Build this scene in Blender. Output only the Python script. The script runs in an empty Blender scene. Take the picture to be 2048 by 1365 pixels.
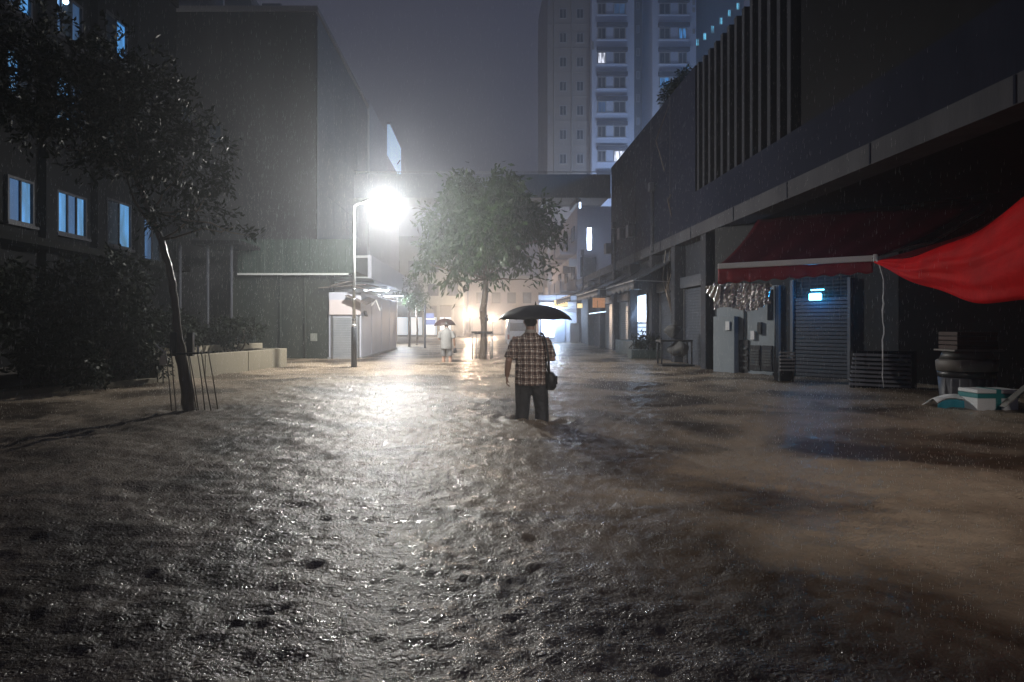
import bpy, bmesh, math, random
import numpy as np
from mathutils import Vector, Matrix
R = math.radians
rnd = random.Random(11)
nr = np.random.default_rng(5)
sc = bpy.context.scene
COL = sc.collection

# ------------------------------------------------------------------ camera
F, CX, CY, H = 1365.0, 965.0, 650.0, 1.235       # focal length and axis in photo pixels, eye height above the flood
GROUND = -0.32                                    # paving lies this far under the flood surface
cam_d = bpy.data.cameras.new('camera')
cam = bpy.data.objects.new('camera', cam_d); COL.objects.link(cam)
cam.location = (0, 0, H); cam.rotation_euler = (R(90), 0, 0)
cam_d.sensor_width = 36; cam_d.lens = F / 2048 * 36
cam_d.shift_x = (1024 - CX) / 2048; cam_d.shift_y = -(682.5 - CY) / 2048
cam_d.clip_start = 0.05; cam_d.clip_end = 600
sc.camera = cam

# ------------------------------------------------------------------ night sky: low sky texture plus an even city glow
w = bpy.data.worlds.new('World'); sc.world = w; w.use_nodes = True
nt = w.node_tree; nt.nodes.clear()
out = nt.nodes.new('ShaderNodeOutputWorld'); add = nt.nodes.new('ShaderNodeAddShader')
b1 = nt.nodes.new('ShaderNodeBackground'); b2 = nt.nodes.new('ShaderNodeBackground')
sky = nt.nodes.new('ShaderNodeTexSky'); sky.sky_type = 'NISHITA'; sky.sun_disc = False
sky.sun_elevation = R(-9); sky.sun_rotation = R(200)
nt.links.new(sky.outputs[0], b1.inputs[0]); b1.inputs[1].default_value = 0.03
b2.inputs[0].default_value = (0.58, 0.62, 1.0, 1); b2.inputs[1].default_value = 0.058
nt.links.new(b1.outputs[0], add.inputs[0]); nt.links.new(b2.outputs[0], add.inputs[1]); nt.links.new(add.outputs[0], out.inputs[0])
sc.view_settings.view_transform = 'Standard'; sc.view_settings.look = 'None'
sc.view_settings.exposure = 0.0; sc.view_settings.gamma = 1.0; sc.view_settings.use_curve_mapping = False
cy = sc.cycles
cy.use_denoising = True; cy.max_bounces = 6; cy.diffuse_bounces = 3; cy.glossy_bounces = 3
cy.volume_bounces = 1; cy.transmission_bounces = 4; cy.sample_clamp_indirect = 4.0; cy.caustics_reflective = False; cy.caustics_refractive = False
LAMP_W = 2100.0
DOWN = .24
REAR_W = 1650.0
HAZE = 0.0046
CANOPY_W = 600.0
TOWER_W = 6500.0

# ------------------------------------------------------------------ helpers
def P(px, py, D):
    return Vector(((px - CX) * D / F, D, H - (py - CY) * D / F))

MATS = {}
def mat(name, col, rough=.7, col2=None, scale=4.0, bump=0.0, bscale=30.0, metal=0.0, spec=.5, emit=None, estr=0.0, trans=0.0, streak=False, coord='Object', sample=True):
    if name in MATS: return MATS[name]
    m = bpy.data.materials.new(name); m.use_nodes = True; n = m.node_tree; p = n.nodes['Principled BSDF']
    p.inputs['Base Color'].default_value = (*col, 1); p.inputs['Roughness'].default_value = rough
    p.inputs['Metallic'].default_value = metal; p.inputs['Specular IOR Level'].default_value = spec
    tc = n.nodes.new('ShaderNodeTexCoord'); mp = n.nodes.new('ShaderNodeMapping')
    n.links.new(tc.outputs[coord], mp.inputs[0])
    if streak: mp.inputs['Scale'].default_value = (1, 1, .18)
    if col2 is not None:
        t = n.nodes.new('ShaderNodeTexNoise'); t.inputs['Scale'].default_value = scale; t.inputs['Detail'].default_value = 7; t.inputs['Roughness'].default_value = .65
        n.links.new(mp.outputs[0], t.inputs['Vector'])
        r = n.nodes.new('ShaderNodeValToRGB'); r.color_ramp.elements[0].position = .36; r.color_ramp.elements[1].position = .66
        r.color_ramp.elements[0].color = (*col, 1); r.color_ramp.elements[1].color = (*col2, 1)
        n.links.new(t.outputs[0], r.inputs[0]); n.links.new(r.outputs[0], p.inputs['Base Color'])
    if bump > 0:
        t2 = n.nodes.new('ShaderNodeTexNoise'); t2.inputs['Scale'].default_value = bscale; t2.inputs['Detail'].default_value = 4
        n.links.new(mp.outputs[0], t2.inputs['Vector'])
        b = n.nodes.new('ShaderNodeBump'); b.inputs['Strength'].default_value = bump; b.inputs['Distance'].default_value = .02
        n.links.new(t2.outputs[0], b.inputs['Height']); n.links.new(b.outputs[0], p.inputs['Normal'])
    if emit is not None:
        p.inputs['Emission Color'].default_value = (*emit, 1); p.inputs['Emission Strength'].default_value = estr
        if not sample: m.cycles.emission_sampling = 'NONE'
    if trans > 0:
        o = n.nodes['Material Output']; tl = n.nodes.new('ShaderNodeBsdfTranslucent'); mx = n.nodes.new('ShaderNodeMixShader')
        tl.inputs[0].default_value = (*col, 1); mx.inputs[0].default_value = trans
        n.links.new(p.outputs[0], mx.inputs[1]); n.links.new(tl.outputs[0], mx.inputs[2]); n.links.new(mx.outputs[0], o.inputs[0])
    MATS[name] = m
    return m

OFF = {}
def thing(name, label, cat, loc, group=None):
    o = bpy.data.objects.new(name, None); COL.objects.link(o); o.location = loc
    o.empty_display_size = .2
    o['label'] = label; o['category'] = cat
    if group: o['group'] = group
    OFF[o] = Vector(loc); return o
def tag(o, label=None, cat=None, group=None, kind=None):
    if label: o['label'] = label
    if cat: o['category'] = cat
    if group: o['group'] = group
    if kind: o['kind'] = kind
    return o

class MB:
    """collects shapes in world coordinates; build() links them as ONE mesh object"""
    def __init__(s): s.v = []; s.f = []; s.smooth = False
    def add(s, vs, fs):
        k = len(s.v); s.v += [tuple(x) for x in vs]; s.f += [tuple(i + k for i in f) for f in fs]; return s
    def box(s, lo, hi, rz=0.0, piv=None):
        x0, y0, z0 = lo; x1, y1, z1 = hi
        vs = [Vector(c) for c in ((x0,y0,z0),(x1,y0,z0),(x1,y1,z0),(x0,y1,z0),(x0,y0,z1),(x1,y0,z1),(x1,y1,z1),(x0,y1,z1))]
        if rz:
            c = Vector(piv) if piv else Vector(((x0+x1)/2, (y0+y1)/2, 0)); M = Matrix.Rotation(rz, 4, 'Z')
            vs = [M @ (q - c) + c for q in vs]
        return s.add(vs, [(0,3,2,1),(4,5,6,7),(0,1,5,4),(1,2,6,5),(2,3,7,6),(3,0,4,7)])
    def obox(s, o, ax, ay, az):
        """box from a corner and three edge vectors"""
        o = Vector(o); ax = Vector(ax); ay = Vector(ay); az = Vector(az)
        return s.add([o, o+ax, o+ax+ay, o+ay, o+az, o+ax+az, o+ax+ay+az, o+ay+az], [(0,3,2,1),(4,5,6,7),(0,1,5,4),(1,2,6,5),(2,3,7,6),(3,0,4,7)])
    def loft(s, rings, cap=True):
        n = len(rings[0]); k = len(s.v)
        for r in rings: s.v += [tuple(q) for q in r]
        for i in range(len(rings) - 1):
            for j in range(n):
                a = k + i*n + j; b = k + i*n + (j+1) % n
                s.f.append((a, b, b + n, a + n))
        if cap:
            s.f.append(tuple(k + j for j in reversed(range(n)))); s.f.append(tuple(k + (len(rings)-1)*n + j for j in range(n)))
        return s
    def tube(s, pts, rad, n=8, flat=None):
        """tube through points, radius per point; flat=(axis, factor) squashes along a world axis"""
        pts = [Vector(p) for p in pts]
        if not hasattr(rad, '__len__'): rad = [rad] * len(pts)
        rings = []
        ref = None
        for i, p in enumerate(pts):
            d = (pts[min(i+1, len(pts)-1)] - pts[max(i-1, 0)]).normalized()
            if ref is None:
                ref = Vector((1, 0, 0)) if abs(d.x) < .8 else Vector((0, 1, 0))
            u = (ref - d * ref.dot(d)).normalized(); v = d.cross(u); ref = u
            ring = []
            for j in range(n):
                a = 2*math.pi*j/n; q = u*math.cos(a)*rad[i] + v*math.sin(a)*rad[i]
                if flat: q[flat[0]] *= flat[1]
                ring.append(p + q)
            rings.append(ring)
        return s.loft(rings)
    def ellrings(s, spec, n=20):
        """vertical body: spec = (cx, cy, z, rx, ry)"""
        return s.loft([[(cx + rx*math.cos(2*math.pi*j/n), cyy + ry*math.sin(2*math.pi*j/n), z) for j in range(n)] for cx, cyy, z, rx, ry in spec])
    def ball(s, c, r, sx=1, sy=1, sz=1, n=12):
        c = Vector(c); rings = []
        for i in range(1, n):
            t = math.pi*i/n - math.pi/2
            rings.append([(c.x + r*sx*math.cos(t)*math.cos(2*math.pi*j/(n+2)), c.y + r*sy*math.cos(t)*math.sin(2*math.pi*j/(n+2)), c.z + r*sz*math.sin(t)) for j in range(n+2)])
        return s.loft(rings)
    def sheet(s, fn, nu, nv, thick=0.0, tdir=(0, 0, -1)):
        k = len(s.v)
        for i in range(nu+1):
            for j in range(nv+1): s.v.append(tuple(fn(i/nu, j/nv)))
        for i in range(nu):
            for j in range(nv):
                a = k + i*(nv+1) + j; s.f.append((a, a+1, a+nv+2, a+nv+1))
        return s
    def build(s, name, m, parent=None, smooth=False, bevel=0.0):
        off = OFF.get(parent, Vector((0, 0, 0)))
        me = bpy.data.meshes.new(name)
        me.from_pydata([tuple(Vector(q) - off) for q in s.v], [], s.f); me.update()
        if smooth:
            me.polygons.foreach_set('use_smooth', [True]*len(me.polygons))
        if m is not None: me.materials.append(m)
        o = bpy.data.objects.new(name, me); COL.objects.link(o)
        if parent is not None: o.parent = parent; OFF[o] = off
        else: OFF[o] = Vector((0, 0, 0))
        if bevel > 0:
            b = o.modifiers.new('bevel', 'BEVEL'); b.width = bevel; b.segments = 2; b.limit_method = 'ANGLE'
        return o
def box(name, lo, hi, m, parent=None, bevel=0.0, rz=0.0, piv=None):
    return MB().box(lo, hi, rz, piv).build(name, m, parent, bevel=bevel)
def structure(o): o['kind'] = 'structure'; return o
def copy_part(src, dloc, parent, m=None):
    c = src.copy()
    if m is not None:
        c.data = src.data.copy(); c.data.materials.clear(); c.data.materials.append(m)
    COL.objects.link(c); c.parent = parent; c.location = Vector(src.location) + Vector(dloc); OFF[c] = OFF[src]
    return c
def light(name, kind, loc, power, col, parent, radius=.05, rot=None, size=None):
    d = bpy.data.lights.new(name, kind); d.energy = power; d.color = col
    if kind == 'AREA':
        d.shape = 'RECTANGLE'; d.size, d.size_y = size
    else: d.shadow_soft_size = radius
    o = bpy.data.objects.new(name, d); COL.objects.link(o); o.location = Vector(loc) - OFF.get(parent, Vector()); 
    if rot: o.rotation_euler = rot
    if parent is not None: o.parent = parent
    return o

# ------------------------------------------------------------------ materials
concrete_r = mat('podium_paint', (.010, .013, .027), .85, (.017, .020, .037), .7, .15, 18, streak=True)
concrete_band = mat('podium_band_concrete', (.055, .056, .066), .8, (.085, .086, .098), 1.2, .2, 20, streak=True)
fin_m = mat('fin_metal', (.034, .036, .046), .7, (.046, .048, .058), 2)
dark_m = mat('unlit_black', (.004, .004, .005), .6, (.007, .007, .009), 2)  # darkness of the unlit parts is put into this near-black colour
black_m = mat('black_metal', (.012, .012, .014), .4)
greymetal = mat('grey_metal', (.28, .29, .30), .35, (.22, .22, .23), 6, metal=.7)
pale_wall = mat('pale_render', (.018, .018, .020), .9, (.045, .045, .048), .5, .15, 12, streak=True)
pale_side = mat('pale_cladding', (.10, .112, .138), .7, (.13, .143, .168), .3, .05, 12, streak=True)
coping_m = mat('coping', (.20, .20, .21), .6)
dark_wall = mat('edge_dark_wall', (.003, .003, .004), .6, (.005, .005, .006), 2, .2, 25)  # dark left edge of the view is put into the wall colour
win_blue = mat('lit_pane_blue', (.1, .2, .3), .3, emit=(.06, .29, .72), estr=.7, sample=False)
win_blue_dim = mat('lit_pane_dim_blue', (.05, .1, .2), .3, emit=(.08, .22, .50), estr=.25, sample=False)
win_cyan = mat('lit_pane_cyan', (.1, .3, .4), .3, emit=(.18, .68, 1.0), estr=1.6, sample=False)
win_white = mat('lit_pane_white', (.5, .5, .5), .3, emit=(.82, .86, 1.0), estr=2.2, sample=False)
win_warm = mat('lit_pane_warm', (.5, .4, .3), .3, emit=(1.0, .68, .45), estr=1.2, sample=False)
for m_ in (win_blue, win_blue_dim, win_cyan, win_white, win_warm):
    n = m_.node_tree; p = n.nodes['Principled BSDF']; tc_ = n.nodes.new('ShaderNodeTexCoord'); mp_ = n.nodes.new('ShaderNodeMapping'); mp_.inputs['Scale'].default_value = (1, 1, .22)
    nz = n.nodes.new('ShaderNodeTexNoise'); nz.inputs['Scale'].default_value = 3.2; nz.inputs['Detail'].default_value = 3
    rr = n.nodes.new('ShaderNodeMapRange'); e0 = p.inputs['Emission Strength'].default_value
    rr.inputs['From Min'].default_value = .36; rr.inputs['From Max'].default_value = .66; rr.inputs['To Min'].default_value = e0*.12; rr.inputs['To Max'].default_value = e0*1.25
    n.links.new(tc_.outputs['Object'], mp_.inputs[0]); n.links.new(mp_.outputs[0], nz.inputs['Vector']); n.links.new(nz.outputs[0], rr.inputs[0]); n.links.new(rr.outputs[0], p.inputs['Emission Strength'])
glass_dark = mat('dark_pane', (.02, .03, .045), .12, spec=.6)
frame_white = mat('white_frame', (.30, .31, .34), .5)
frame_dark = mat('dark_frame', (.02, .02, .025), .4)
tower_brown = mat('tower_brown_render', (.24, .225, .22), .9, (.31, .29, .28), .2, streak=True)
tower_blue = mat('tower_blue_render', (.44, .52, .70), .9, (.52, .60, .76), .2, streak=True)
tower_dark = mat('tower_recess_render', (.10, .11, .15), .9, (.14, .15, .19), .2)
leaf_g = mat('leaf_green', (.011, .032, .006), .45, (.028, .062, .012), 1.3, trans=.4)
leaf_d = mat('leaf_dark_green', (.006, .010, .004), .55, (.013, .018, .007), 1.6, trans=.15)
leaf_s = mat('shrub_leaf', (.005, .008, .003), .55, (.010, .015, .005), 1.5, trans=.25)
bark = mat('wet_bark', (.060, .043, .030), .32, (.11, .08, .055), 9, .7, 30, streak=True)
planter_m = mat('planter_cream_render', (.14, .122, .088), .9, (.185, .163, .12), 1.2, .15, 25, streak=True)
green_sheet = mat('green_corrugated', (.035, .052, .045), .6, (.05, .068, .058), .8, .1, 15, streak=True)
green_dark = mat('dark_green_wall', (.022, .028, .024), .7, (.034, .038, .031), .9, .1, 15, streak=True)
beam_m = mat('pale_beam', (.45, .47, .47), .5)
kiosk_m = mat('kiosk_pale_blue', (.40, .42, .50), .55, (.46, .47, .54), .6, .05, 10, streak=True)
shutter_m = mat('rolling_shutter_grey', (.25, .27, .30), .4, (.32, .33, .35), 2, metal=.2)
sign_pink = mat('pale_signboard', (.52, .46, .46), .5, (.56, .50, .50), 2)
rust = mat('rusty_sheet', (.10, .085, .075), .7, (.16, .12, .10), 3, .2, 20)
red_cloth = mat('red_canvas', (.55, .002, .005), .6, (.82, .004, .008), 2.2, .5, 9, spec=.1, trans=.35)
maroon = mat('dim_red_canvas', (.045, .0012, .006), .6, (.07, .002, .008), 1.4, .2, 20, spec=.2, trans=.06)  # darkness over the awning top is put into this deep red
white_bar = mat('white_aluminium', (.70, .70, .70), .3, metal=.2)
white_plastic = mat('white_plastic', (.62, .63, .66), .4, (.55, .56, .58), 4)
foam_m = mat('white_foam', (.72, .73, .74), .75, (.66, .68, .69), 9, .2, 80)
teal = mat('teal_tape', (.02, .20, .21), .4)
cyan_sheet = mat('cyan_sheet', (.02, .22, .30), .35, (.03, .27, .36), 6)
foil = mat('silver_foil', (.72, .72, .74), .18, metal=.9, bump=.9, bscale=14)
cloth_grey = mat('grey_tarp', (.035, .038, .046), .6, (.055, .058, .066), 3, .1, 15, trans=.1)

for k_ in ('podium_paint', 'podium_band_concrete', 'fin_metal', 'unlit_black', 'pale_render', 'pale_cladding', 'edge_dark_wall', 'green_corrugated', 'dark_green_wall', 'coping', 'dim_red_canvas', 'shrub_leaf', 'leaf_dark_green'):
    MATS[k_].node_tree.nodes['Principled BSDF'].inputs['Specular IOR Level'].default_value = .06 if 'leaf' not in k_ else .12
# ------------------------------------------------------------------ ground and flood water
MB().add([(-44, -11, GROUND), (44, -11, GROUND), (44, 118, GROUND), (-44, 118, GROUND)], [(0, 1, 2, 3)]).build('ground', mat('wet_paving', (.09, .085, .08), .5, (.13, .12, .11), 2, .3, 12))
structure(bpy.data.objects['ground'])

WAKES = ((.515, 8.90, .022, .23), (.745, 8.84, .022, .21), (-1.29, 22.5, .035, .40), (-1.07, 22.5, .035, .36), (-4.24, 9.9, .014, .18))
def wave_height(X, Y):
    Z = np.zeros_like(X)
    g = np.random.default_rng(77)
    # wind and flow wavelets, shorter ones lower; main drift towards the camera and to the left
    for lam, amp, n in ((2.6, .0055, 5), (1.3, .0048, 7), (.62, .0036, 10), (.33, .0030, 16), (.19, .0027, 24), (.115, .0022, 30), (.075, .0015, 34)):
        for _ in range(n):
            th = g.normal(-1.75, .7 if lam > .25 else 1.7); k = 2*math.pi/(lam*g.uniform(.75, 1.3)); ph = g.uniform(0, 6.28)
            s = np.sin(k*(X*math.cos(th) + Y*math.sin(th)) + ph)
            Z += amp/math.sqrt(n)*1.5*(s + .35*(s*s - .5))
    for wx, wy, a_, lam in WAKES:      # rings round wading legs, drawn out behind them
        d = np.hypot(X - wx, (Y - wy)*.8); Z += a_*np.exp(-d/.42)*np.sin(2*math.pi*d/lam + 1.0)*np.clip(d/.08, 0, 1)
    return Z
def water_mesh():
    ys = [-10.5]
    while ys[-1] < 116.5:
        y = ys[-1]; ys.append(y + (.30 if y < .6 else min(.16, max(.022, .0075*y))) if y < 62 else y + .5 + .02*(y-62))
    ys = np.array(ys); nc = 620
    u = np.linspace(-1, 1, nc)
    hw = np.where(ys < 1, 7.5, np.minimum(7.5 + .55*(ys-1), 43))
    X = u[None, :]*hw[:, None]; Y = np.repeat(ys[:, None], nc, 1)
    fade = np.clip(1.25 - Y/120, .6, 1)
    Z = wave_height(X, Y)*fade
    n_r = len(ys)
    co = np.stack([X, Y, Z], -1).reshape(-1, 3).astype(np.float32)
    i = np.arange(n_r-1)[:, None]*nc + np.arange(nc-1)[None, :]
    fs = np.stack([i, i+1, i+nc+1, i+nc], -1).reshape(-1, 4).astype(np.int32)
    me = bpy.data.meshes.new('flood_water')
    me.vertices.add(len(co)); me.vertices.foreach_set('co', co.ravel())
    me.loops.add(fs.size); me.loops.foreach_set('vertex_index', fs.ravel())
    me.polygons.add(len(fs)); me.polygons.foreach_set('loop_start', np.arange(0, fs.size, 4)); me.polygons.foreach_set('loop_total', np.full(len(fs), 4))
    me.polygons.foreach_set('use_smooth', np.ones(len(fs), bool)); me.update(); me.validate()
    return me
wm = bpy.data.materials.new('muddy_flood_water'); wm.use_nodes = True; n = wm.node_tree; p = n.nodes['Principled BSDF']
p.inputs['IOR'].default_value = 1.33; p.inputs['Roughness'].default_value = .54; p.inputs['Coat Weight'].default_value = .5; p.inputs['Coat Roughness'].default_value = .14; p.inputs['Coat IOR'].default_value = 1.33; p.inputs['Specular IOR Level'].default_value = .5
tc = n.nodes.new('ShaderNodeTexCoord')
t = n.nodes.new('ShaderNodeTexNoise'); t.inputs['Scale'].default_value = .55; t.inputs['Detail'].default_value = 5; t.inputs['Distortion'].default_value = .8
rp = n.nodes.new('ShaderNodeValToRGB'); rp.color_ramp.elements[0].position = .38; rp.color_ramp.elements[1].position = .58
rp.color_ramp.elements[0].color = (.052, .035, .021, 1); rp.color_ramp.elements[1].color = (.30, .238, .175, 1)
n.links.new(tc.outputs['Object'], t.inputs['Vector']); n.links.new(t.outputs[0], rp.inputs[0]); n.links.new(rp.outputs[0], p.inputs['Base Color'])
t2 = n.nodes.new('ShaderNodeTexNoise'); t2.inputs['Scale'].default_value = 42; t2.inputs['Detail'].default_value = 3; t2.inputs['Roughness'].default_value = .6
t3 = n.nodes.new('ShaderNodeTexVoronoi'); t3.inputs['Scale'].default_value = 30; t3.feature = 'SMOOTH_F1'
n.links.new(tc.outputs['Object'], t2.inputs['Vector']); n.links.new(tc.outputs['Object'], t3.inputs['Vector'])
bp = n.nodes.new('ShaderNodeBump'); bp.inputs['Strength'].default_value = .9; bp.inputs['Distance'].default_value = .0145
bp2 = n.nodes.new('ShaderNodeBump'); bp2.inputs['Strength'].default_value = 1.0; bp2.inputs['Distance'].default_value = .0036
def ring_layer(scale, shift):      # rings where drops have just struck
    mp_ = n.nodes.new('ShaderNodeMapping'); mp_.inputs['Location'].default_value = (shift, shift*1.7, 0); n.links.new(tc.outputs['Object'], mp_.inputs[0])
    v = n.nodes.new('ShaderNodeTexVoronoi'); v.voronoi_dimensions = '2D'; v.inputs['Scale'].default_value = scale; n.links.new(mp_.outputs[0], v.inputs['Vector'])
    def M(op, a, b):
        q = n.nodes.new('ShaderNodeMath'); q.operation = op
        for i, x_ in enumerate((a, b)):
            if isinstance(x_, (int, float)): q.inputs[i].default_value = x_
            elif x_ is not None: n.links.new(x_, q.inputs[i])
        return q.outputs[0]
    sep = n.nodes.new('ShaderNodeSeparateColor'); n.links.new(v.outputs['Color'], sep.inputs[0])
    ph = M('MULTIPLY', sep.outputs[0], 6.28); sn = M('SINE', M('SUBTRACT', M('MULTIPLY', v.outputs['Distance'], 36.0), ph), None)
    fall = M('MAXIMUM', M('SUBTRACT', 1.0, M('MULTIPLY', v.outputs['Distance'], 2.1)), 0.0)
    return M('MULTIPLY', M('MULTIPLY', sn, M('MULTIPLY', fall, fall)), sep.outputs[1])
rg = n.nodes.new('ShaderNodeMath'); rg.operation = 'ADD'; n.links.new(ring_layer(5.5, .3), rg.inputs[0]); n.links.new(ring_layer(8.5, 4.1), rg.inputs[1])
n.links.new(t2.outputs[0], bp.inputs['Height']); n.links.new(rg.outputs[0], bp2.inputs['Height']); n.links.new(bp.outputs[0], bp2.inputs['Normal']); n.links.new(bp2.outputs[0], p.inputs['Normal']); n.links.new(bp2.outputs[0], p.inputs['Coat Normal'])
me = water_mesh(); me.materials.append(wm)
wo = bpy.data.objects.new('flood_water', me); COL.objects.link(wo); structure(wo)

# ------------------------------------------------------------------ street lamps
def street_lamp(base, head, label, power, rim=.17, top=.235, col=(1.0, .975, .915)):
    x, y = base; t = thing('street_lamp', label, 'street lamp', (x, y, GROUND), 'tall street lamps')
    hz = head[2]
    m = mat('galvanised_pole', (.42, .43, .43), .35, (.34, .35, .35), 5, metal=.5)
    MB().tube([(x, y, 1.1), (x, y, hz + .0)], [.050, .034], 12).build('pole', m, t, True)
    MB().tube([(x, y, GROUND), (x, y, 1.15), (x, y, 1.19)], [.085, .08, .06], 14).build('base_sleeve', mat('dark_sleeve', (.05, .055, .065), .5), t, True)
    MB().tube([(x, y, 1.19), (x, y, 1.24)], .068, 14).build('collar', white_bar, t, True)
    for k, z in enumerate((1.36, 1.95, 2.25)):
        MB().tube([(x, y, z), (x, y, z+.035)], .058, 12).build('clamp_band', black_m if k < 1 else greymetal, t, True)
    d = Vector((head[0]-x, head[1]-y, 0)); L = d.length; d.normalize()
    MB().tube([Vector((x, y, hz-.02)), Vector((x, y, hz+.06)) + d*.12, Vector((x, y, hz+.20)) + d*L*.6, Vector((head[0], head[1], hz+.22))], [.030, .026, .022, .02], 10).build('arm', m, t, True)
    # round shade: its rim stops the light above about 41 degrees over the horizontal
    hx, hy = head[0], head[1]; ring = []
    sh = MB(); N = 28
    prof = [(.03, top), (.12, top-.01), (.20, rim+.015), (.225, rim), (.215, rim-.005), (.11, top-.035), (.02, top-.03)]
    for r_, z_ in prof: ring.append([(hx + r_*math.cos(2*math.pi*j/N), hy + r_*math.sin(2*math.pi*j/N), hz + z_) for j in range(N)])
    hd = sh.loft(ring).build('lamp_head', greymetal, t, True)
    bulb = MB().ball((hx, hy, hz + .0), .12, 1, 1, 1.0, 14).build('bulb', mat('bulb_glow', (1, 1, 1), .3, emit=(.98, 1.0, .98), estr=60, sample=False), hd, True)
    bulb.visible_shadow = False
    light('lamp_light', 'POINT', (hx, hy, hz), power, col, t, .05)
    dn = light('lamp_downlight', 'AREA', (hx, hy, hz - .125), power*DOWN, col, t, size=(.2, .2))
    return t
LH = P(772, 412, 19.8)
street_lamp((P(708, 735, 19.8).x, 19.8), LH, 'lit street lamp on thin grey pole with dark lower sleeve, left of the round tree', LAMP_W)
# assumed flood lamp pole, unseen behind the viewer, lights the man's back and the brown water ahead
FLx, FLy, FLz = 3.0, -2.2, 5.0
t = thing('assumed_floodlight', 'assumed pole-mounted flood lamp behind the viewpoint aimed along the flooded street', 'assumed_floodlight', (FLx, FLy-.3, GROUND))
MB().tube([(FLx, FLy-.3, GROUND), (FLx, FLy-.3, FLz+.1)], [.06, .045], 12).build('pole', MATS['galvanised_pole'], t, True)
hd = MB().obox((FLx-.2, FLy-.28, FLz-.13), (.4, 0, 0), (0, .2, -.08), (0, .10, .25)).build('lamp_head', greymetal, t, bevel=.02)
MB().obox((FLx-.17, FLy-.079, FLz-.185), (.34, 0, 0), (0, .008, -.003), (0, .085, .21)).build('lens', mat('flood_lens', (1, 1, 1), .3, emit=(1, .86, .72), estr=10, sample=False), hd)
fl = light('assumed_flood_beam', 'SPOT', (FLx, FLy+.12, FLz-.12), REAR_W, (1.0, .91, .82), t, .08)
fl.data.spot_size = R(58); fl.data.spot_blend = 1.0
fl.rotation_euler = (Vector((2.7, 10.2, 0)) - Vector((FLx, FLy, FLz))).to_track_quat('-Z', 'Y').to_euler()

# ------------------------------------------------------------------ foliage helpers
def leaves_mesh(lobes, count, size, seed, droop=.3, shape=.34):
    g = np.random.default_rng(seed)
    wts = np.array([l[3]*l[4]*l[5] for l in lobes]); wts = wts/wts.sum()
    # leaf sprays: small clumps spread through the lobes, denser towards the outside
    nclump = max(12, count//14); V = []; Fc = []
    idx = g.choice(len(lobes), nclump, p=wts)
    k = 0
    vs = np.zeros((nclump*14*4, 3)); fcs = np.zeros((nclump*14, 4), int)
    for c in range(nclump):
        lx, ly, lz, rx, ry, rz = lobes[idx[c]]
        d = g.normal(size=3); d /= np.linalg.norm(d); rr = g.uniform(.25, 1.0)**.45*g.uniform(.86, 1.10)
        ctr = np.array([lx + d[0]*rx*rr, ly + d[1]*ry*rr, lz + d[2]*rz*rr])
        axis = d + g.normal(size=3)*.5; axis[2] -= droop; axis /= np.linalg.norm(axis)
        for q in range(14):
            base = ctr + axis*g.uniform(-1, 1)*size*1.3 + g.normal(size=3)*size*.35
            ld = axis + g.normal(size=3)*.75; ld[2] -= droop*.6; ld /= np.linalg.norm(ld)
            s = np.cross(ld, g.normal(size=3)); s /= np.linalg.norm(s)+1e-6
            L = size*g.uniform(.65, 1.35); W = L*shape
            mid = base + ld*L*.48 + np.cross(ld, s)*L*.10
            vs[k*4:k*4+4] = (base, mid + s*W*.5, base + ld*L, mid - s*W*.5); fcs[k] = (k*4, k*4+1, k*4+2, k*4+3); k += 1
    return vs, fcs
def mesh_np(name, vs, fs, m, parent):
    off = np.array(OFF.get(parent, Vector((0, 0, 0)))); me = bpy.data.meshes.new(name); nv = fs.shape[1]
    vs = (np.asarray(vs) - off).astype(np.float32); fs = np.asarray(fs, np.int32)
    me.vertices.add(len(vs)); me.vertices.foreach_set('co', vs.ravel()); me.loops.add(fs.size); me.loops.foreach_set('vertex_index', fs.ravel())
    me.polygons.add(len(fs)); me.polygons.foreach_set('loop_start', np.arange(0, fs.size, nv)); me.polygons.foreach_set('loop_total', np.full(len(fs), nv)); me.update(); me.validate()
    me.materials.append(m); o = bpy.data.objects.new(name, me); COL.objects.link(o); o.parent = parent; OFF[o] = OFF.get(parent, Vector()); return o
def lobe(px, py, D, r, dy=0, sz=1.0, sy=1.0):
    q = P(px, py, D); return (q.x, q.y + dy, q.z, r, r*sy, r*sz)
def limb(mb, a, b, r0, r1, g, n=5, wob=.06):
    a = Vector(a); b = Vector(b); L = (b-a).length; pts = []
    for i in range(n+1):
        t_ = i/n; q = a.lerp(b, t_)
        if 0 < i < n: q += Vector((g.uniform(-1, 1), g.uniform(-1, 1), g.uniform(-.5, 1)))*wob*L
        pts.append(q)
    mb.tube(pts, [r0 + (r1-r0)*i/n for i in range(n+1)], 7); return pts

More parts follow.
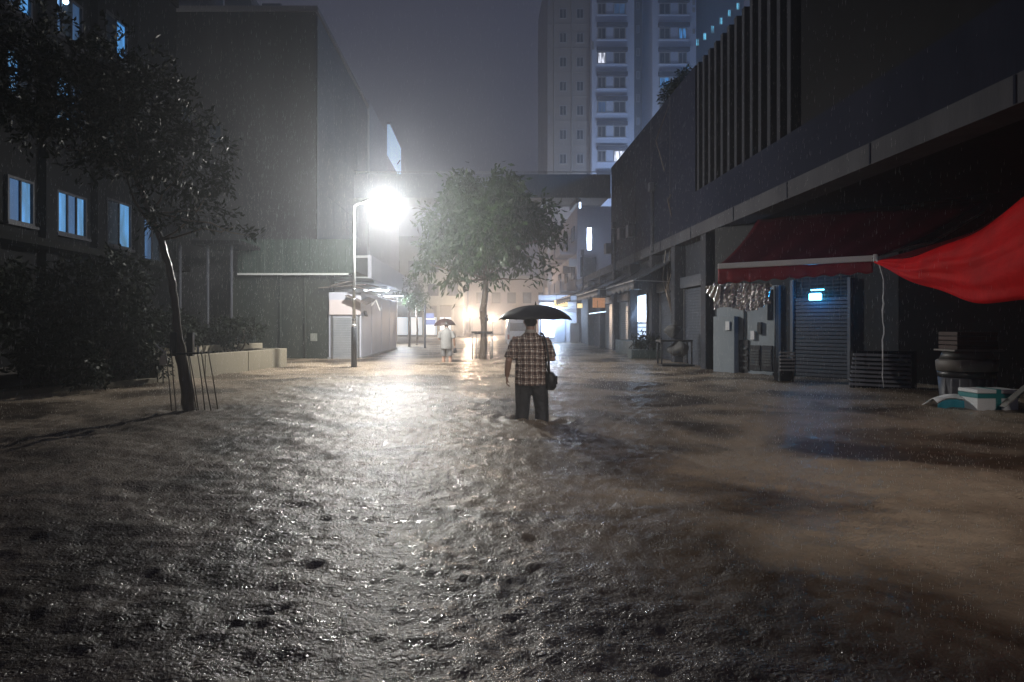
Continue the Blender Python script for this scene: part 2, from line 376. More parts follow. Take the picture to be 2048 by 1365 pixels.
# ------------------------------------------------------------------ round tree in the middle
D = 24.8
b0 = P(965, 718, D)
t = thing('street_tree', 'round leafy tree on thin trunk standing in the flood right of the lamp', 'tree', (b0.x, D, GROUND))
tr = MB(); tp = [(b0.x, D, GROUND), (b0.x+.01, D, .1), (b0.x+.05, D, .7), P(968, 655, D), P(966, 620, D), P(970, 590, D), P(972, 560, D), P(968, 500, D), P(962, 440, D), P(955, 390, D)]
tr.tube(tp, [.19, .15, .125, .115, .135, .115, .10, .085, .06, .03], 12)
lobes = [lobe(965, 450, D, 1.25, 0, .95), lobe(925, 395, D, .80), lobe(1010, 395, D, .80), lobe(1050, 440, D, .85, .2, .8), lobe(885, 490, D, .72, -.2, .75), lobe(855, 530, D, .50, -.3, .6),
         lobe(1100, 462, D, .60, .1, .5), lobe(1128, 474, D, .32, 0, .45), lobe(990, 345, D, .36, 0, .7), lobe(935, 352, D, .34, .1, .6), lobe(945, 530, D, .70, -.3, .55), lobe(1040, 515, D, .62, -.1, .55),
         lobe(905, 565, D, .40, -.3, .5), lobe(1062, 560, D, .26, .0, .6), lobe(1085, 525, D, .36, .0, .5), lobe(868, 440, D, .45), lobe(985, 470, D, 1.0, -.9, .9), lobe(985, 470, D, 1.0, .9, .9), lobe(1090, 412, D, .42, 0, .55), lobe(985, 555, D, .40, -.4, .5), lobe(930, 585, D, .22, -.2, .6), lobe(840, 500, D, .25, 0, .6), lobe(1020, 350, D, .25)]
for l in lobes[1:]:
    s0 = Vector(tp[6 + rnd.randrange(3)]); limb(tr, s0, (l[0], l[1], l[2]), .045, .012, rnd)
g = random.Random(3)
for _ in range(16):   # burr on the trunk and knots
    pass
tr.build('trunk', bark, t, True)
for _ in range(7):
    z = P(0, rnd.uniform(602, 640), D).z; a = rnd.uniform(0, 6.28); MB().ball((P(967, 620, D).x + .12*math.cos(a), D + .12*math.sin(a), z), rnd.uniform(.05, .09), n=7).build('burr', bark, t, True)
vs, fs = leaves_mesh(lobes, 15000, .27, 21, .7)
mesh_np('crown', vs, fs, leaf_g, t)

# stake frame round the tree
t = thing('tree_stakes', 'thin upright stakes with a cross bar round the round tree trunk', 'tree guard', (b0.x, D, GROUND))
for dx, dy in ((-.36, -.2), (.30, -.2), (-.22, .3), (.36, .25)):
    MB().tube([(b0.x+dx, D+dy, GROUND), (b0.x+dx*1.05, D+dy, P(0, 664, D).z)], .018, 8).build('stake', greymetal, t, True)
MB().box((b0.x-.40, D-.24, P(0, 667, D).z), (b0.x+.36, D-.20, P(0, 663, D).z)).build('cross_bar', black_m, t)
MB().box((b0.x-.30, D+.24, P(0, 667, D).z-.04), (b0.x+.40, D+.28, P(0, 663, D).z-.04)).build('cross_bar', black_m, t)

# ------------------------------------------------------------------ leaning young tree on the left
D = 9.9
b0 = P(380, 820, D)
t = thing('leaning_tree', 'dark leaning young tree with wide crown at the left, trunk wrapped by wire rods', 'tree', (b0.x, D, GROUND))
tr = MB(); tp = [(b0.x+.03, D, GROUND), P(380, 822, D), P(366, 740, D), P(358, 680, D), P(350, 610, D), P(340, 540, D), P(322, 480, D), P(300, 425, D), P(268, 350, D), P(240, 280, D), P(205, 215, D)]
def lumpy(pts, rad, per=5):
    pts = [Vector(q) for q in pts]; P2 = []; R2 = []
    for i in range(len(pts)-1):
        for k in range(per):
            f = k/per; P2.append(pts[i].lerp(pts[i+1], f) + Vector((rnd.uniform(-1, 1), rnd.uniform(-1, 1), 0))*.18*rad[i]); R2.append((rad[i]*(1-f) + rad[i+1]*f)*rnd.uniform(.88, 1.14))
    return P2 + [pts[-1]], R2 + [rad[-1]]
tr.tube(*lumpy(tp, [.105, .090, .078, .064, .054, .048, .044, .039, .032, .024, .012]), 12)
lobes = [lobe(370, 330, D, .72, 0, .85), lobe(300, 260, D, .85), lobe(200, 210, D, .90), lobe(90, 170, D, .85), lobe(-20, 130, D, .9), lobe(400, 420, D, .52, .1, .6), lobe(440, 380, D, .38), lobe(465, 455, D, .22, 0, .5), lobe(505, 472, D, .12, 0, .6),
         lobe(270, 170, D, .6), lobe(150, 130, D, .65, .4), lobe(340, 440, D, .35, -.2, .6), lobe(60, 260, D, .5, .2, .8), lobe(180, 310, D, .5, .2, .6), lobe(50, 40, D, .55, .3), lobe(230, 100, D, .4)]
for l in lobes: limb(tr, tp[6 + rnd.randrange(4)], (l[0], l[1], l[2]), .022, .006, rnd)
tr.build('trunk', bark, t, True)
vs, fs = leaves_mesh(lobes, 15000, .10, 8, .25, .36)
mesh_np('crown', vs, fs, leaf_d, t)
t = thing('tree_guard', 'thin wire rods and dark collar caging the leaning tree trunk', 'tree guard', (b0.x, D, GROUND))
for (xa, xb) in ((350, 338), (362, 352), (392, 372), (398, 380), (413, 397), (425, 405), (432, 412)):
    dy = rnd.uniform(-.18, .18)
    MB().tube([P(xa, 822, D) + Vector((0, dy, -.3)), P(xa, 822, D) + Vector((0, dy, 0)), P((xa+xb)/2+rnd.uniform(-2, 2), 760, D) + Vector((0, dy, 0)), P(xb, 700, D) + Vector((0, dy, 0))], [.009, .009, .008, .008], 6).build('rod', mat('rusty_rod', (.13, .10, .075), .5), t, True)
for xa in (352, 385):
    MB().box(P(xa-6, 712, D) + Vector((0, -.10, 0)), P(xa+6, 665, D) + Vector((0, -.03, 0))).build('post_cap', black_m, t)
q = P(350, 708, D); MB().tube([q + Vector((0, -.12, 0)), P(405, 706, D) + Vector((0, -.12, 0))], .014, 8).build('tie_bar', black_m, t)
MB().tube([P(322, 690, D) + Vector((0, -.14, 0)), P(340, 706, D) + Vector((0, -.14, 0))], .010, 8).build('bent_rod', white_bar, t)
MB().tube([P(404, 692, D) + Vector((0, -.14, 0)), P(405, 704, D) + Vector((0, -.14, 0))], .013, 8).build('bent_rod', white_bar, t)

# ------------------------------------------------------------------ planter wall and greenery on the left
A = Vector((-5.87, 20.3, 0)); B = Vector((-6.95, 14.6, 0)); C = Vector((-8.3, 11.2, 0)); E = Vector((-11.5, 9.0, 0))
t = thing('planter_wall', 'low cream planter wall with coping beside the leaning tree', 'planter', (A.x, A.y, GROUND))
def wall_seg(a, b, z0, z1, th, name, m, parent, gap=.012):
    d = (b-a).normalized(); nrm = Vector((-d.y, d.x, 0))
    if nrm.x > 0: nrm = -nrm
    a2 = a + d*gap; b2 = b - d*gap
    return MB().obox((a2.x, a2.y, z0), b2-a2, nrm*th, (0, 0, z1-z0)).build(name, m, parent, bevel=.012)
segs = [(A, A.lerp(B, .36)), (A.lerp(B, .36), A.lerp(B, .70)), (A.lerp(B, .70), B)]
for a, b in segs: wall_seg(a, b, GROUND, .53, .22, 'wall_panel', planter_m, t)
for a, b in ((B, B.lerp(C, .5)), (B.lerp(C, .5), C)): wall_seg(a, b, GROUND, .10, .22, 'wall_panel', planter_m, t)
wall_seg(C, E, GROUND, .10, .22, 'wall_panel', planter_m, t)
ret = MB().obox((A.x-.01, A.y, GROUND), (-3.2, .25, 0), (0, .22, 0), (0, 0, .85)).build('end_return', planter_m, t, bevel=.012)
# soil and raised inner kerb
inner = Vector((-.9, .1, 0))
MB().obox((A.x-.75, A.y+.25, .53), B-A+Vector((0, 1, 0)), (-.16, .03, 0), (0, 0, .16)).build('inner_kerb', planter_m, t, bevel=.012)
MB().add([(A.x-.2, A.y+.2, .46), (B.x-.2, B.y, .46), (C.x-.25, C.y, .05), (E.x, E.y+.3, .05), (-12, 22, .46), (A.x-3, 22, .46)], [(0, 1, 2, 3, 4, 5)]).build('soil', mat('soil', (.03, .022, .016), .9), t)

def shrub(label, cx, cy, z, rx, ry, rz, count, size, seed, m=leaf_s, group='dark shrubs along the left side'):
    t = thing('shrub', label, 'shrub', (cx, cy, .46), group)
    g = random.Random(seed); lb = []
    for _ in range(9):
        lb.append((cx + g.uniform(-.6, .6)*rx, cy + g.uniform(-.6, .6)*ry, z + g.uniform(-.35, .6)*rz, rx*g.uniform(.35, .6), ry*g.uniform(.35, .6), rz*g.uniform(.35, .6)))
    st = MB()
    for l in lb: limb(st, (cx + g.uniform(-.1, .1), cy + g.uniform(-.1, .1), .40), l[:3], .03, .008, g, 4, .08)
    st.build('stem', bark, t, True)
    vs, fs = leaves_mesh(lb, count, size, seed, .3, .42); mesh_np('foliage', vs, fs, m, t); return t
shrub('tall dark shrub just left of the leaning tree trunk', -7.6, 13.6, 1.5, 1.0, 1.1, 1.15, 5200, .13, 31)
shrub('dark shrub mass in the left corner under the lit windows', -9.0, 11.9, 1.35, 1.3, .9, 1.05, 4200, .13, 32)
shrub('low dim shrub behind the planter wall, nearest its far end', -6.95, 19.2, .95, .8, 1.2, .5, 3000, .11, 33)
shrub('spreading shrub behind the planter wall, right of the leaning trunk', -7.7, 16.8, 1.05, .85, 1.3, .6, 3200, .11, 34)
shrub('dark overgrown shrub below the blue windows at the far left edge', -10.3, 14.2, 1.5, 1.0, 1.4, 1.1, 3500, .13, 35)
shrub('low dark bush spilling to the water left of the leaning trunk', -7.75, 12.6, .62, .95, .8, .62, 4200, .12, 36)
shrub('small dark bush filling the gap at the near end of the planter wall', -7.35, 14.3, .62, .7, .7, .55, 3000, .11, 38)
shrub('low black bush at the water line by the left frame edge', -9.6, 10.6, .62, 1.2, .8, .62, 4200, .12, 37)
# small white notice plate on the planter
q = P(326, 721, 14.2)
t = thing('notice_plate', 'small white notice plate fixed low beside the leaning tree', 'sign', (q.x, q.y, q.z - .15))
MB().box((q.x-.07, q.y-.012, q.z-.10), (q.x+.08, q.y, q.z+.10)).build('plate', mat('plate_white', (.5, .5, .52), .5), t)
MB().tube([(q.x, q.y+.01, GROUND), (q.x, q.y+.01, q.z+.08)], .012, 8).build('stake', black_m, t)

# ------------------------------------------------------------------ dark building on the far left, side facade x = -11
t = thing('dark_building', 'nearly black building at the left edge with blue lit windows', 'building', (-13, 16, GROUND))
box('wall', (-20, 2, GROUND), (-11, 24.5, 12.6), dark_wall, t)
WX = -11.0
def side_window(d0, d1, z0, z1, kind, parent, mull=1, wx=WX, sgn=1):
    """window on a wall that faces +x (sgn=1) or -x (sgn=-1)"""
    def bx(dx0, dx1, y0, y1, za, zb):
        xs = sorted((wx + sgn*dx0, wx + sgn*dx1)); return ((xs[0], y0, za), (xs[1], y1, zb))
    f = MB(); e = .06
    for y0, y1, za, zb in ((d0, d0+e, z0, z1), (d1-e, d1, z0, z1), (d0+e, d1-e, z0, z0+e), (d0+e, d1-e, z1-e, z1)): f.box(*bx(.002, .09, y0, y1, za, zb))
    o = f.build('window', frame_dark, parent)
    n_ = mull + 1; st = (d1-d0-2*e)/n_
    for i in range(n_):
        mm = kind[i % len(kind)]
        a = d0+e+i*st
        MB().box(*bx(.004, .03, a+.02, a+st-.02, z0+e, z1-e)).build('pane', mm, o)
    if mull:
        for i in range(1, n_):
            a = d0+e+i*st; MB().box(*bx(.003, .08, a-.02, a+.02, z0+e, z1-e)).build('mullion', frame_dark, o)
    MB().box(*bx(.002, .16, d0-.08, d1+.08, z0-.07, z0-.002)).build('sill', frame_dark, o)
def dpx(px, wx=WX): return wx*F/(px-CX)
def zpx(py, D): return H - (py-CY)*D/F
dk = glass_dark
for (x0, x1, zr, kind) in ((8, 62, (3.62, 4.70), (win_blue_dim, win_blue)), (108, 168, (3.60, 4.72), (win_blue, win_blue_dim, win_blue)), (208, 258, (3.56, 4.95), (dk, win_blue)), (282, 318, (3.25, 4.7), (win_blue_dim, dk)),
                           (5, 60, (6.6, 7.75), (win_blue, dk)), (105, 165, (6.5, 7.7), (win_blue, win_blue_dim)), (205, 252, (6.5, 7.7), (dk, dk)), (2, 58, (8.6, 9.7), (win_blue_dim, win_blue)), (95, 160, (8.75, 9.9), (win_blue_dim, dk, win_blue_dim)), (205, 250, (9.25, 10.4), (dk, win_blue))):
    a, b = dpx(x0), dpx(x1); side_window(min(a, b), max(a, b), zr[0], zr[1], kind, t, len(kind)-1)
# ledge and columns
MB().box((-11, 3, 3.10), (-10.35, 24.2, 3.28)).build('ledge', mat('dark_ledge', (.006, .006, .006), .8, spec=.05), t)
for px in (88, 190, 270):
    a = dpx(px); MB().box((-11, a-.22, GROUND), (-10.8, a+.22, 12.6)).build('pier', dark_wall, t)
for px in (352, 408, 456):
    q = P(px, 640, 22.6); MB().tube([(q.x, 22.9, GROUND), (q.x, 22.9, 3.9)], .05, 10).build('post', mat('dim_post', (.05, .053, .065), .6, spec=.1), t, True)
MB().box((-9.6, 22.5, 3.9), (-8.0, 24.6, 4.02)).build('porch_roof', dark_m, t)
MB().box((-20, 3, 12.6), (-10.9, 24.5, 12.9)).build('parapet', dark_wall, t)
# small bright bulb on the facade
q = Vector((-10.85, dpx(120), 9.65))
t2 = thing('wall_lamp', 'small bright blue-white lamp high on the dark building behind leaves', 'lamp', q)
MB().ball(q, .07, n=8).build('bulb', mat('blue_bulb', (1, 1, 1), .3, emit=(.35, .65, 1), estr=14, sample=False), t2, True)
MB().box((q.x-.15, q.y-.03, q.z+.07), (q.x+.05, q.y+.03, q.z+.11)).build('bracket', black_m, t2)

# ------------------------------------------------------------------ pale building with the blank walls
t = thing('pale_building', 'tall pale blank-walled building rising behind the street lamp', 'building', (-10, 30, GROUND))
XB = -6.34
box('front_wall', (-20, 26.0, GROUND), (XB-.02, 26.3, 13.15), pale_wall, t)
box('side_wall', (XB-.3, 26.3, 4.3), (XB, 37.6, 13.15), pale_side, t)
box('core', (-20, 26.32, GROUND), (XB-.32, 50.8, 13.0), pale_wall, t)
box('coping', (-20, 25.92, 13.16), (XB+.08, 26.4, 13.36), coping_m, t)
box('coping', (XB-.4, 26.41, 13.16), (XB+.08, 37.6, 13.36), coping_m, t)
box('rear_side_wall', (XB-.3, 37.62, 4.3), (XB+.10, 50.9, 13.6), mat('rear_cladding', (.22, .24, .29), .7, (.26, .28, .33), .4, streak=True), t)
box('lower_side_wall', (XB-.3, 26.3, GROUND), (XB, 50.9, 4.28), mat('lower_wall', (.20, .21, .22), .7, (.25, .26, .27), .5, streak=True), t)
# panel joints of the side cladding: thin proud cover strips
for z in (6.5, 8.7, 10.9):
    MB().box((XB, 26.3, z), (XB+.012, 37.6, z+.03)).build('cover_strip', pale_side, t)
for y in (29.1, 31.9, 34.7):
    MB().box((XB, y, 4.4), (XB+.010, y+.03, 13.1)).build('cover_strip', pale_side, t)
# windows in the blank front
for px, py, ww, hh in ((432, 270, 26, 38), (375, 232, 22, 34)):
    q = P(px, py, 26); wv = ww*26/F/2; hv = hh*26/F/2
    o = MB().box((q.x-wv, 25.95, q.z-hv), (q.x+wv, 25.995, q.z+hv)).build('window', frame_dark, t)
    MB().box((q.x-wv+.05, 25.93, q.z-hv+.05), (q.x+wv-.05, 25.949, q.z+hv-.05)).build('pane', glass_dark, o)
# roof plant behind the parapet
for x0, x1, z1 in ((-10.4, -9.3, 14.6), (-8.9, -8.1, 14.2), (-12.5, -11, 15.0)):
    MB().box((x0, 27.5, 13.0), (x1, 29, z1)).build('roof_plant', mat('roof_plant', (.10, .12, .17), .7), t, bevel=.03)
# end light box
q0 = P(775, 270, 46.5); q1 = P(795, 300, 50.5)
t2 = thing('light_box', 'pale blue lit panel hanging on the far end of the pale building', 'sign', (XB+.2, 48, 11))
MB().box((XB+.12, 44.5, 12.3), (XB+.30, 50.6, 14.3)).build('panel', mat('pale_panel_glow', (.4, .5, .6), .4, emit=(.40, .58, .80), estr=.55, sample=False), t2)
MB().box((XB+.11, 44.4, 14.31), (XB+.33, 50.7, 14.40)).build('frame', greymetal, t2)
MB().tube([(XB+.2, 48.4, 12.5), (XB+.5, 48.4, 12.9)], .04, 8).build('bracket', black_m, t2)

# ------------------------------------------------------------------ low green market annex, pale kiosk and canopy
t = thing('market_annex', 'low green corrugated market annex with a pale roof-edge beam', 'building', (-7, 26, GROUND))
box('front_wall', (-9.2, 25.0, GROUND), (-5.62, 25.9, 3.02), green_dark, t)
ub = MB()
for i in range(26):   # corrugated upper skirt
    x = -9.0 + i*.165; ub.box((x, 25.05 + (.0 if i % 2 else .05), 3.12), (x+.165, 25.3, 4.38))
ub.build('upper_skirt', green_sheet, t)
box('edge_beam', (-8.85, 24.62, 3.03), (-4.85, 24.72, 3.10), beam_m, t)
box('roof_slab', (-8.9, 24.74, 3.03), (-4.9, 25.9, 3.11), green_dark, t)
for px in (560, 610):
    q = P(px, 640, 24.9); MB().tube([(q.x, 24.92, GROUND), (q.x, 24.92, 3.0)], .05, 8).build('post', green_dark, t, True)
q = P(627, 675, 24.9); MB().box((q.x-.12, 24.90, q.z-.14), (q.x+.12, 24.985, q.z+.14)).build('meter_box', mat('meter_box', (.18, .19, .17), .5), t, bevel=.01)

t = thing('kiosk', 'pale blue metal kiosk with grey rolling shutter behind the lamp pole', 'kiosk', (-5, 28, GROUND))
box('body', (-5.60, 24.85, GROUND), (-4.42, 35.0, 2.42), kiosk_m, t, bevel=.02)
for y in (27.2, 29.8, 32.4):
    MB().box((-4.42, y, 0), (-4.405, y+.05, 2.38)).build('side_seam', kiosk_m, t)
box('sign_board', (-5.56, 24.74, 1.60), (-4.42, 24.84, 2.14), sign_pink, t, bevel=.01)
sh = MB()
for i in range(17): sh.box((-5.42, 24.80, .02 + i*.088), (-4.52, 24.84, .02 + i*.088 + .078))
sh.build('rolling_shutter', shutter_m, t)
for x in (-5.47, -4.50): box('shutter_rail', (x-.03, 24.78, GROUND), (x+.03, 24.845, 1.56), greymetal, t)
box('plinth', (-5.63, 24.78, GROUND), (-4.36, 35.05, .06), mat('plinth', (.25, .25, .26), .7), t)
rf = MB()
rf.obox((-5.9, 24.5, 2.55), (1.7, 0, .12), (0, 3.2, .1), (0, 0, .03)); rf.build('roof_sheet', rust, t)
MB().obox((-4.9, 24.3, 2.25), (.75, 0, -.32), (0, 2.2, .25), (0, 0, .025)).build('roof_flap', rust, t)
MB().obox((-4.6, 25.4, 2.30), (.22, 0, -.75), (0, .6, .0), (.02, 0, .01)).build('hanging_sheet', mat('dark_sheet', (.06, .06, .065), .6), t)
MB().tube([P(743, 612, 24.4), P(752, 600, 24.4), P(760, 622, 24.4)], .02, 6).build('loose_wire', white_bar, t)
for i, (x0, x1) in enumerate(((-5.4, -4.75), (-4.7, -4.1))):
    MB().obox((x0, 24.3, 2.62), (x1-x0, .1, .16-.3*i), (0, 1.0, 0), (0, 0, .03)).build('loose_board', rust, t)
MB().tube([P(735, 582, 24.2), P(762, 578, 24.2)], .025, 8).build('strip_tube', mat('strip_white', (.8, .8, .8), .3), t)

t = thing('canopy', 'long pale canopy fascia sloping away above the kiosk', 'canopy', (-4.6, 30, 3))
box('fascia', (-4.58, 27.2, 3.08), (-4.42, 45.0, 4.02), kiosk_m, t, bevel=.02)
box('roof_panel', (-6.30, 27.2, 3.90), (-4.59, 45.0, 4.0), beam_m, t)
box('soffit_panel', (-6.30, 27.3, 3.10), (-4.60, 44.9, 3.16), beam_m, t)
for y in (29, 33, 37, 41): box('rib', (-6.28, y, 3.02), (-4.62, y+.08, 3.095), greymetal, t)

for y_, lab_ in ((34.0, 'nearer white tube light under the pale canopy'), (41.0, 'farther white tube light under the pale canopy')):
    t = thing('tube_light', lab_, 'lamp', (-5.2, y_, 2.9), 'tube lights under the canopy')
    MB().tube([(-5.9, y_, 2.95), (-4.7, y_, 2.95)], .03, 8).build('tube', mat('canopy_tube', (1, 1, 1), .3, emit=(.85, .92, 1.0), estr=8, sample=False), t, True)
    box('batten', (-5.95, y_-.05, 2.985), (-4.65, y_+.05, 3.015), white_bar, t)
    light('canopy_light', 'AREA', (-4.9, y_, 2.88), CANOPY_W, (.85, .92, 1.0), t, rot=(0, R(-25), 0), size=(1.0, .2))

# ------------------------------------------------------------------ footbridge
DBR = 33.5
t = thing('footbridge', 'grey covered footbridge crossing between the buildings behind the round tree', 'footbridge', (0, DBR, 7))
zb, zt = zpx(393, DBR), zpx(349, DBR)
bm_ = mat('bridge_paint', (.12, .135, .165), .7, (.16, .17, .20), .5, .08, 15, streak=True)
for i in range(6):
    x0 = -6.3 + i*2.10; box('parapet_panel', (x0+.006, DBR, zb+.10), (x0+2.094, DBR+.14, zt), bm_, t)
box('deck', (-6.3, DBR+.16, zb+.02), (6.3, DBR+2.8, zb+.28), bm_, t)
box('edge_beam', (-6.3, DBR-.05, zb-.08), (6.3, DBR+.18, zb+.098), bm_, t)
box('rear_parapet', (-6.3, DBR+2.82, zb), (6.3, DBR+2.95, zt), bm_, t)
MB().tube([(-6.3, DBR+.07, zt+.13), (6.3, DBR+.07, zt+.13)], .022, 8).build('handrail', greymetal, t)
for i in range(13): MB().tube([(-6.2+i*1.033, DBR+.07, zt), (-6.2+i*1.033, DBR+.07, zt+.13)], .014, 6).build('rail_post', greymetal, t)
for x in (2.9, 4.6): box('bracket', (x, DBR+.1, zb-.32), (x+.14, DBR+2.6, zb-.085), greymetal, t)
q = P(1160, 411, DBR+.5)
t2 = thing('tube_light', 'small lit tube light hanging under the footbridge', 'lamp', q)
MB().tube([q + Vector((0, 0, -.14)), q + Vector((0, 0, .14))], .05, 8).build('tube', mat('tube_glow', (1, 1, 1), .3, emit=(.62, .76, 1), estr=5, sample=False), t2, True)
MB().box(q + Vector((-.03, -.03, .145)), q + Vector((.03, .03, .42))).build('hanger', black_m, t2)

# ------------------------------------------------------------------ podium on the right: overhanging wall, band and fins
XP = 6.3
t = thing('podium', 'long grey overhanging podium wall with vertical fins on the right side', 'building', (10, 20, GROUND))
ZB, ZS, ZF, ZT = 3.82, 4.18, 5.17, 8.92
box('band', (XP-.04, 3, ZB), (XP+.5, 46, ZS), concrete_band, t)
box('lower_wall', (XP, 3, ZS+.002), (XP+.4, 20.2, ZF), concrete_r, t)
box('blank_wall', (XP, 20.22, ZS+.002), (XP+.4, 33.4, ZT), concrete_r, t)
box('slab', (XP+.42, 3, ZB+.03), (20, 46, ZS-.02), dark_m, t)
box('recess_wall', (XP+.55, 13.6, ZF-.1), (XP+.8, 20.2, ZT-.55), dark_m, t)
fin = box('fin', (XP+.02, 14.0, ZF+.002), (XP+.34, 14.16, ZT), fin_m, t)
for i in range(1, 13): copy_part(fin, (0, i*.495, 0), t)
tip = box('fin_light', (XP+.08, 14.03, ZT-.35), (XP+.30, 14.13, ZT+.002), None, t) if False else None
box('end_block', (XP+.05, 3, ZF+.002), (20, 13.6, 17), dark_m, t)
box('rear_block', (XP+.85, 13.62, ZF-.1), (20, 33.4, ZT-.6), dark_m, t)
for px, y0, y1 in ((1308, 400, 505), (1232, 470, 545), (1168, 520, 580)):
    d = XP*F/(px-CX); m_ = mat('drain_pipe', (.045, .047, .06), .5)
    MB().tube([(XP-.07, d, zpx(y0, d)+.3), (XP-.07, d, zpx(y1, d)+.25), (XP-.12, d-.15, zpx(y1, d))], .055, 10).build('drain_pipe', m_, t, True)
    box('hopper', (XP-.20, d-.14, zpx(y0, d)+.3), (XP-.005, d+.14, zpx(y0, d)+.62), m_, t, bevel=.02)
for px, py in ((1250, 470), (1268, 465), (1222, 500)):
    d = XP*F/(px-CX); box('wall_box', (XP-.30, d-.25, zpx(py, d)-.2), (XP-.004, d+.25, zpx(py, d)+.3), mat('ac_grey', (.10, .10, .12), .6), t, bevel=.02)
for d in (8.0, 11.0, 14.0, 17.0, 20.5, 24.0, 28.0, 32.0):   # formwork joints of the band
    box('joint_cover', (XP-.052, d, ZB+.01), (XP-.0405, d+.04, ZS-.01), concrete_r, t)
for d in (22.9, 25.5, 28.1, 30.7): box('joint_strip', (XP-.012, d, ZS+.01), (XP-.0005, d+.035, ZT-.01), concrete_band, t)
for z in (6.3, 7.6): box('joint_strip', (XP-.010, 20.3, z), (XP-.0004, 33.3, z+.03), concrete_r, t)
# plants on the podium edge
d = XP*F/(1330-CX)
shrub('dark hedge clump growing on top of the podium edge', XP+.5, d, ZT+.45, .45, 1.6, .55, 1800, .13, 41, leaf_d, None)['label']
for o in list(COL.objects):
    if o.name == 'shrub.005': o.location.z += 0
# strings of cyan lamps seen between the fin tips stand on the tower wing (see the tower)

t = thing('assumed_roof_lamp', 'assumed cyan-blue lamp on the podium roof glowing behind the fin tips', 'lamp', (9.2, 24.0, ZT-.6))  # lamp assumed and added to give the blue glow near the fins
MB().tube([(9.2, 24.0, ZT-.6), (9.2, 24.0, ZT+.9)], .04, 8).build('pole', black_m, t, True)
MB().ball((9.2, 24.0, ZT+1.05), .14, n=10).build('globe', mat('cyan_globe', (.5, .8, 1), .3, emit=(.25, .65, 1), estr=6, sample=False), t, True).visible_shadow = False
light('assumed_roof_light', 'POINT', (9.2, 24.0, ZT+1.05), 700, (.14, .46, 1.0), t, .13)
# ------------------------------------------------------------------ shop row under the podium
t = thing('shop_row_wall', 'dark shop wall with piers running under the podium', 'building', (8, 24, GROUND))
shopw = mat('shop_wall', (.014, .016, .024), .8, (.024, .027, .038), .8, .15, 15, streak=True)
XS = 6.62
box('wall', (XS+.02, 18.6, GROUND), (XS+.4, 46, ZB-.004), shopw, t)
WA = Vector((6.2, 18.2, 0)); WB = Vector((8.9, 14.6, 0)); wd = (WB-WA).normalized(); wn = Vector((-wd.y, wd.x, 0))  # wn points away from the camera side
if wn.y < 0: wn = -wn
MB().obox((WA.x, WA.y, GROUND), WB-WA, wn*.3, (0, 0, ZB-GROUND-.01)).build('corner_wall', mat('corner_wall', (.007, .008, .011), .8, (.012, .013, .016), 1.2, .1, 15, streak=True), t)
MB().obox((WB.x+.01, WB.y, GROUND), (2.6, -3.0, 0), (.3, .3, 0), (0, 0, ZB-GROUND-.01)).build('inner_wall', dark_m, t)
MB().obox((11.4, 3, GROUND), (.3, 0, 0), (0, 8.8, 0), (0, 0, ZB-GROUND-.01)).build('inner_wall', dark_m, t)
for d in (19.2, 22.3, 25.3, 29.0, 32.6, 36.5, 40.5):
    box('pier', (XS-.35, d, GROUND), (XS+.018, d+.42, ZB-.006), shopw, t, bevel=.02)
SG = 'shop fronts under the podium'
def wall_pt(s_, z, off=0.0):   # point on the diagonal corner wall, off towards the street
    q = WA + wd*s_ - wn*off; return Vector((q.x, q.y, z))
# shutters between piers
def shutter(d0, d1, label, z1=2.5, m=None):
    t = thing('rolling_shutter', label, 'shutter', (XS, (d0+d1)/2, GROUND), SG)
    mb = MB(); n_ = int((z1-GROUND)/.09)
    for i in range(n_): mb.box((XS-.05, d0, GROUND + i*.09), (XS+.01, d1, GROUND + i*.09 + .08))
    mb.build('slat_curtain', m or shutter_m, t)
    box('box_head', (XS-.22, d0, z1), (XS+.015, d1, z1+.35), mat('shutter_head', (.05, .055, .07), .6), t, bevel=.02)
    for y in (d0-.06, d1): box('guide', (XS-.09, y, GROUND), (XS+.012, y+.055, z1-.002), greymetal, t)
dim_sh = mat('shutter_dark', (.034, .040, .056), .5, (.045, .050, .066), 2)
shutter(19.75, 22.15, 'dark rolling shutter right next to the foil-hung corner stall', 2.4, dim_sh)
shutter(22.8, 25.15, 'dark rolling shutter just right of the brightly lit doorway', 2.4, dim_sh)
shutter(29.55, 32.45, 'grey rolling shutter beyond the brightly lit doorway', 2.3)
shutter(33.2, 36.3, 'farther grey rolling shutter lit by the far shop lamp', 2.3)

# lit doorway / window
t = thing('lit_doorway', 'brightly lit white shop doorway with barred lower pane on the right', 'doorway', (XS, 27, GROUND), SG)
dA, dB = XS*F/(1298-CX), XS*F/(1264-CX)
glow = mat('shop_glow', (.8, .85, 1), .4, emit=(.60, .80, 1.0), estr=3.0, sample=False)
box('upper_pane', (XS-.03, dA, 1.35), (XS, dB, 2.45), glow, t)
box('lower_pane', (XS-.03, dA, .62), (XS, dB-.7, 1.28), mat('shop_glow_low', (.8, .85, 1), .4, emit=(.50, .66, .95), estr=1.3, sample=False), t)
for z in (.78, .95, 1.12): box('bar', (XS-.06, dA, z), (XS-.032, dB-.7, z+.035), black_m, t)
box('transom', (XS-.08, dA, 1.285), (XS-.001, dB, 1.345), frame_dark, t)
for y in (dA-.09, dB): box('jamb', (XS-.12, y, GROUND), (XS+.01, y+.085, 2.5), frame_dark, t)
box('counter', (XS-.7, dA-.3, GROUND), (XS-.13, dB+.2, .58), mat('counter_dark', (.03, .045, .045), .5), t, bevel=.03)
light('shop_light', 'AREA', (XS-.15, (dA+dB)/2, 1.9), 55, (.55, .76, 1.0), t, rot=(0, R(-65), 0), size=(.9, 1.8))

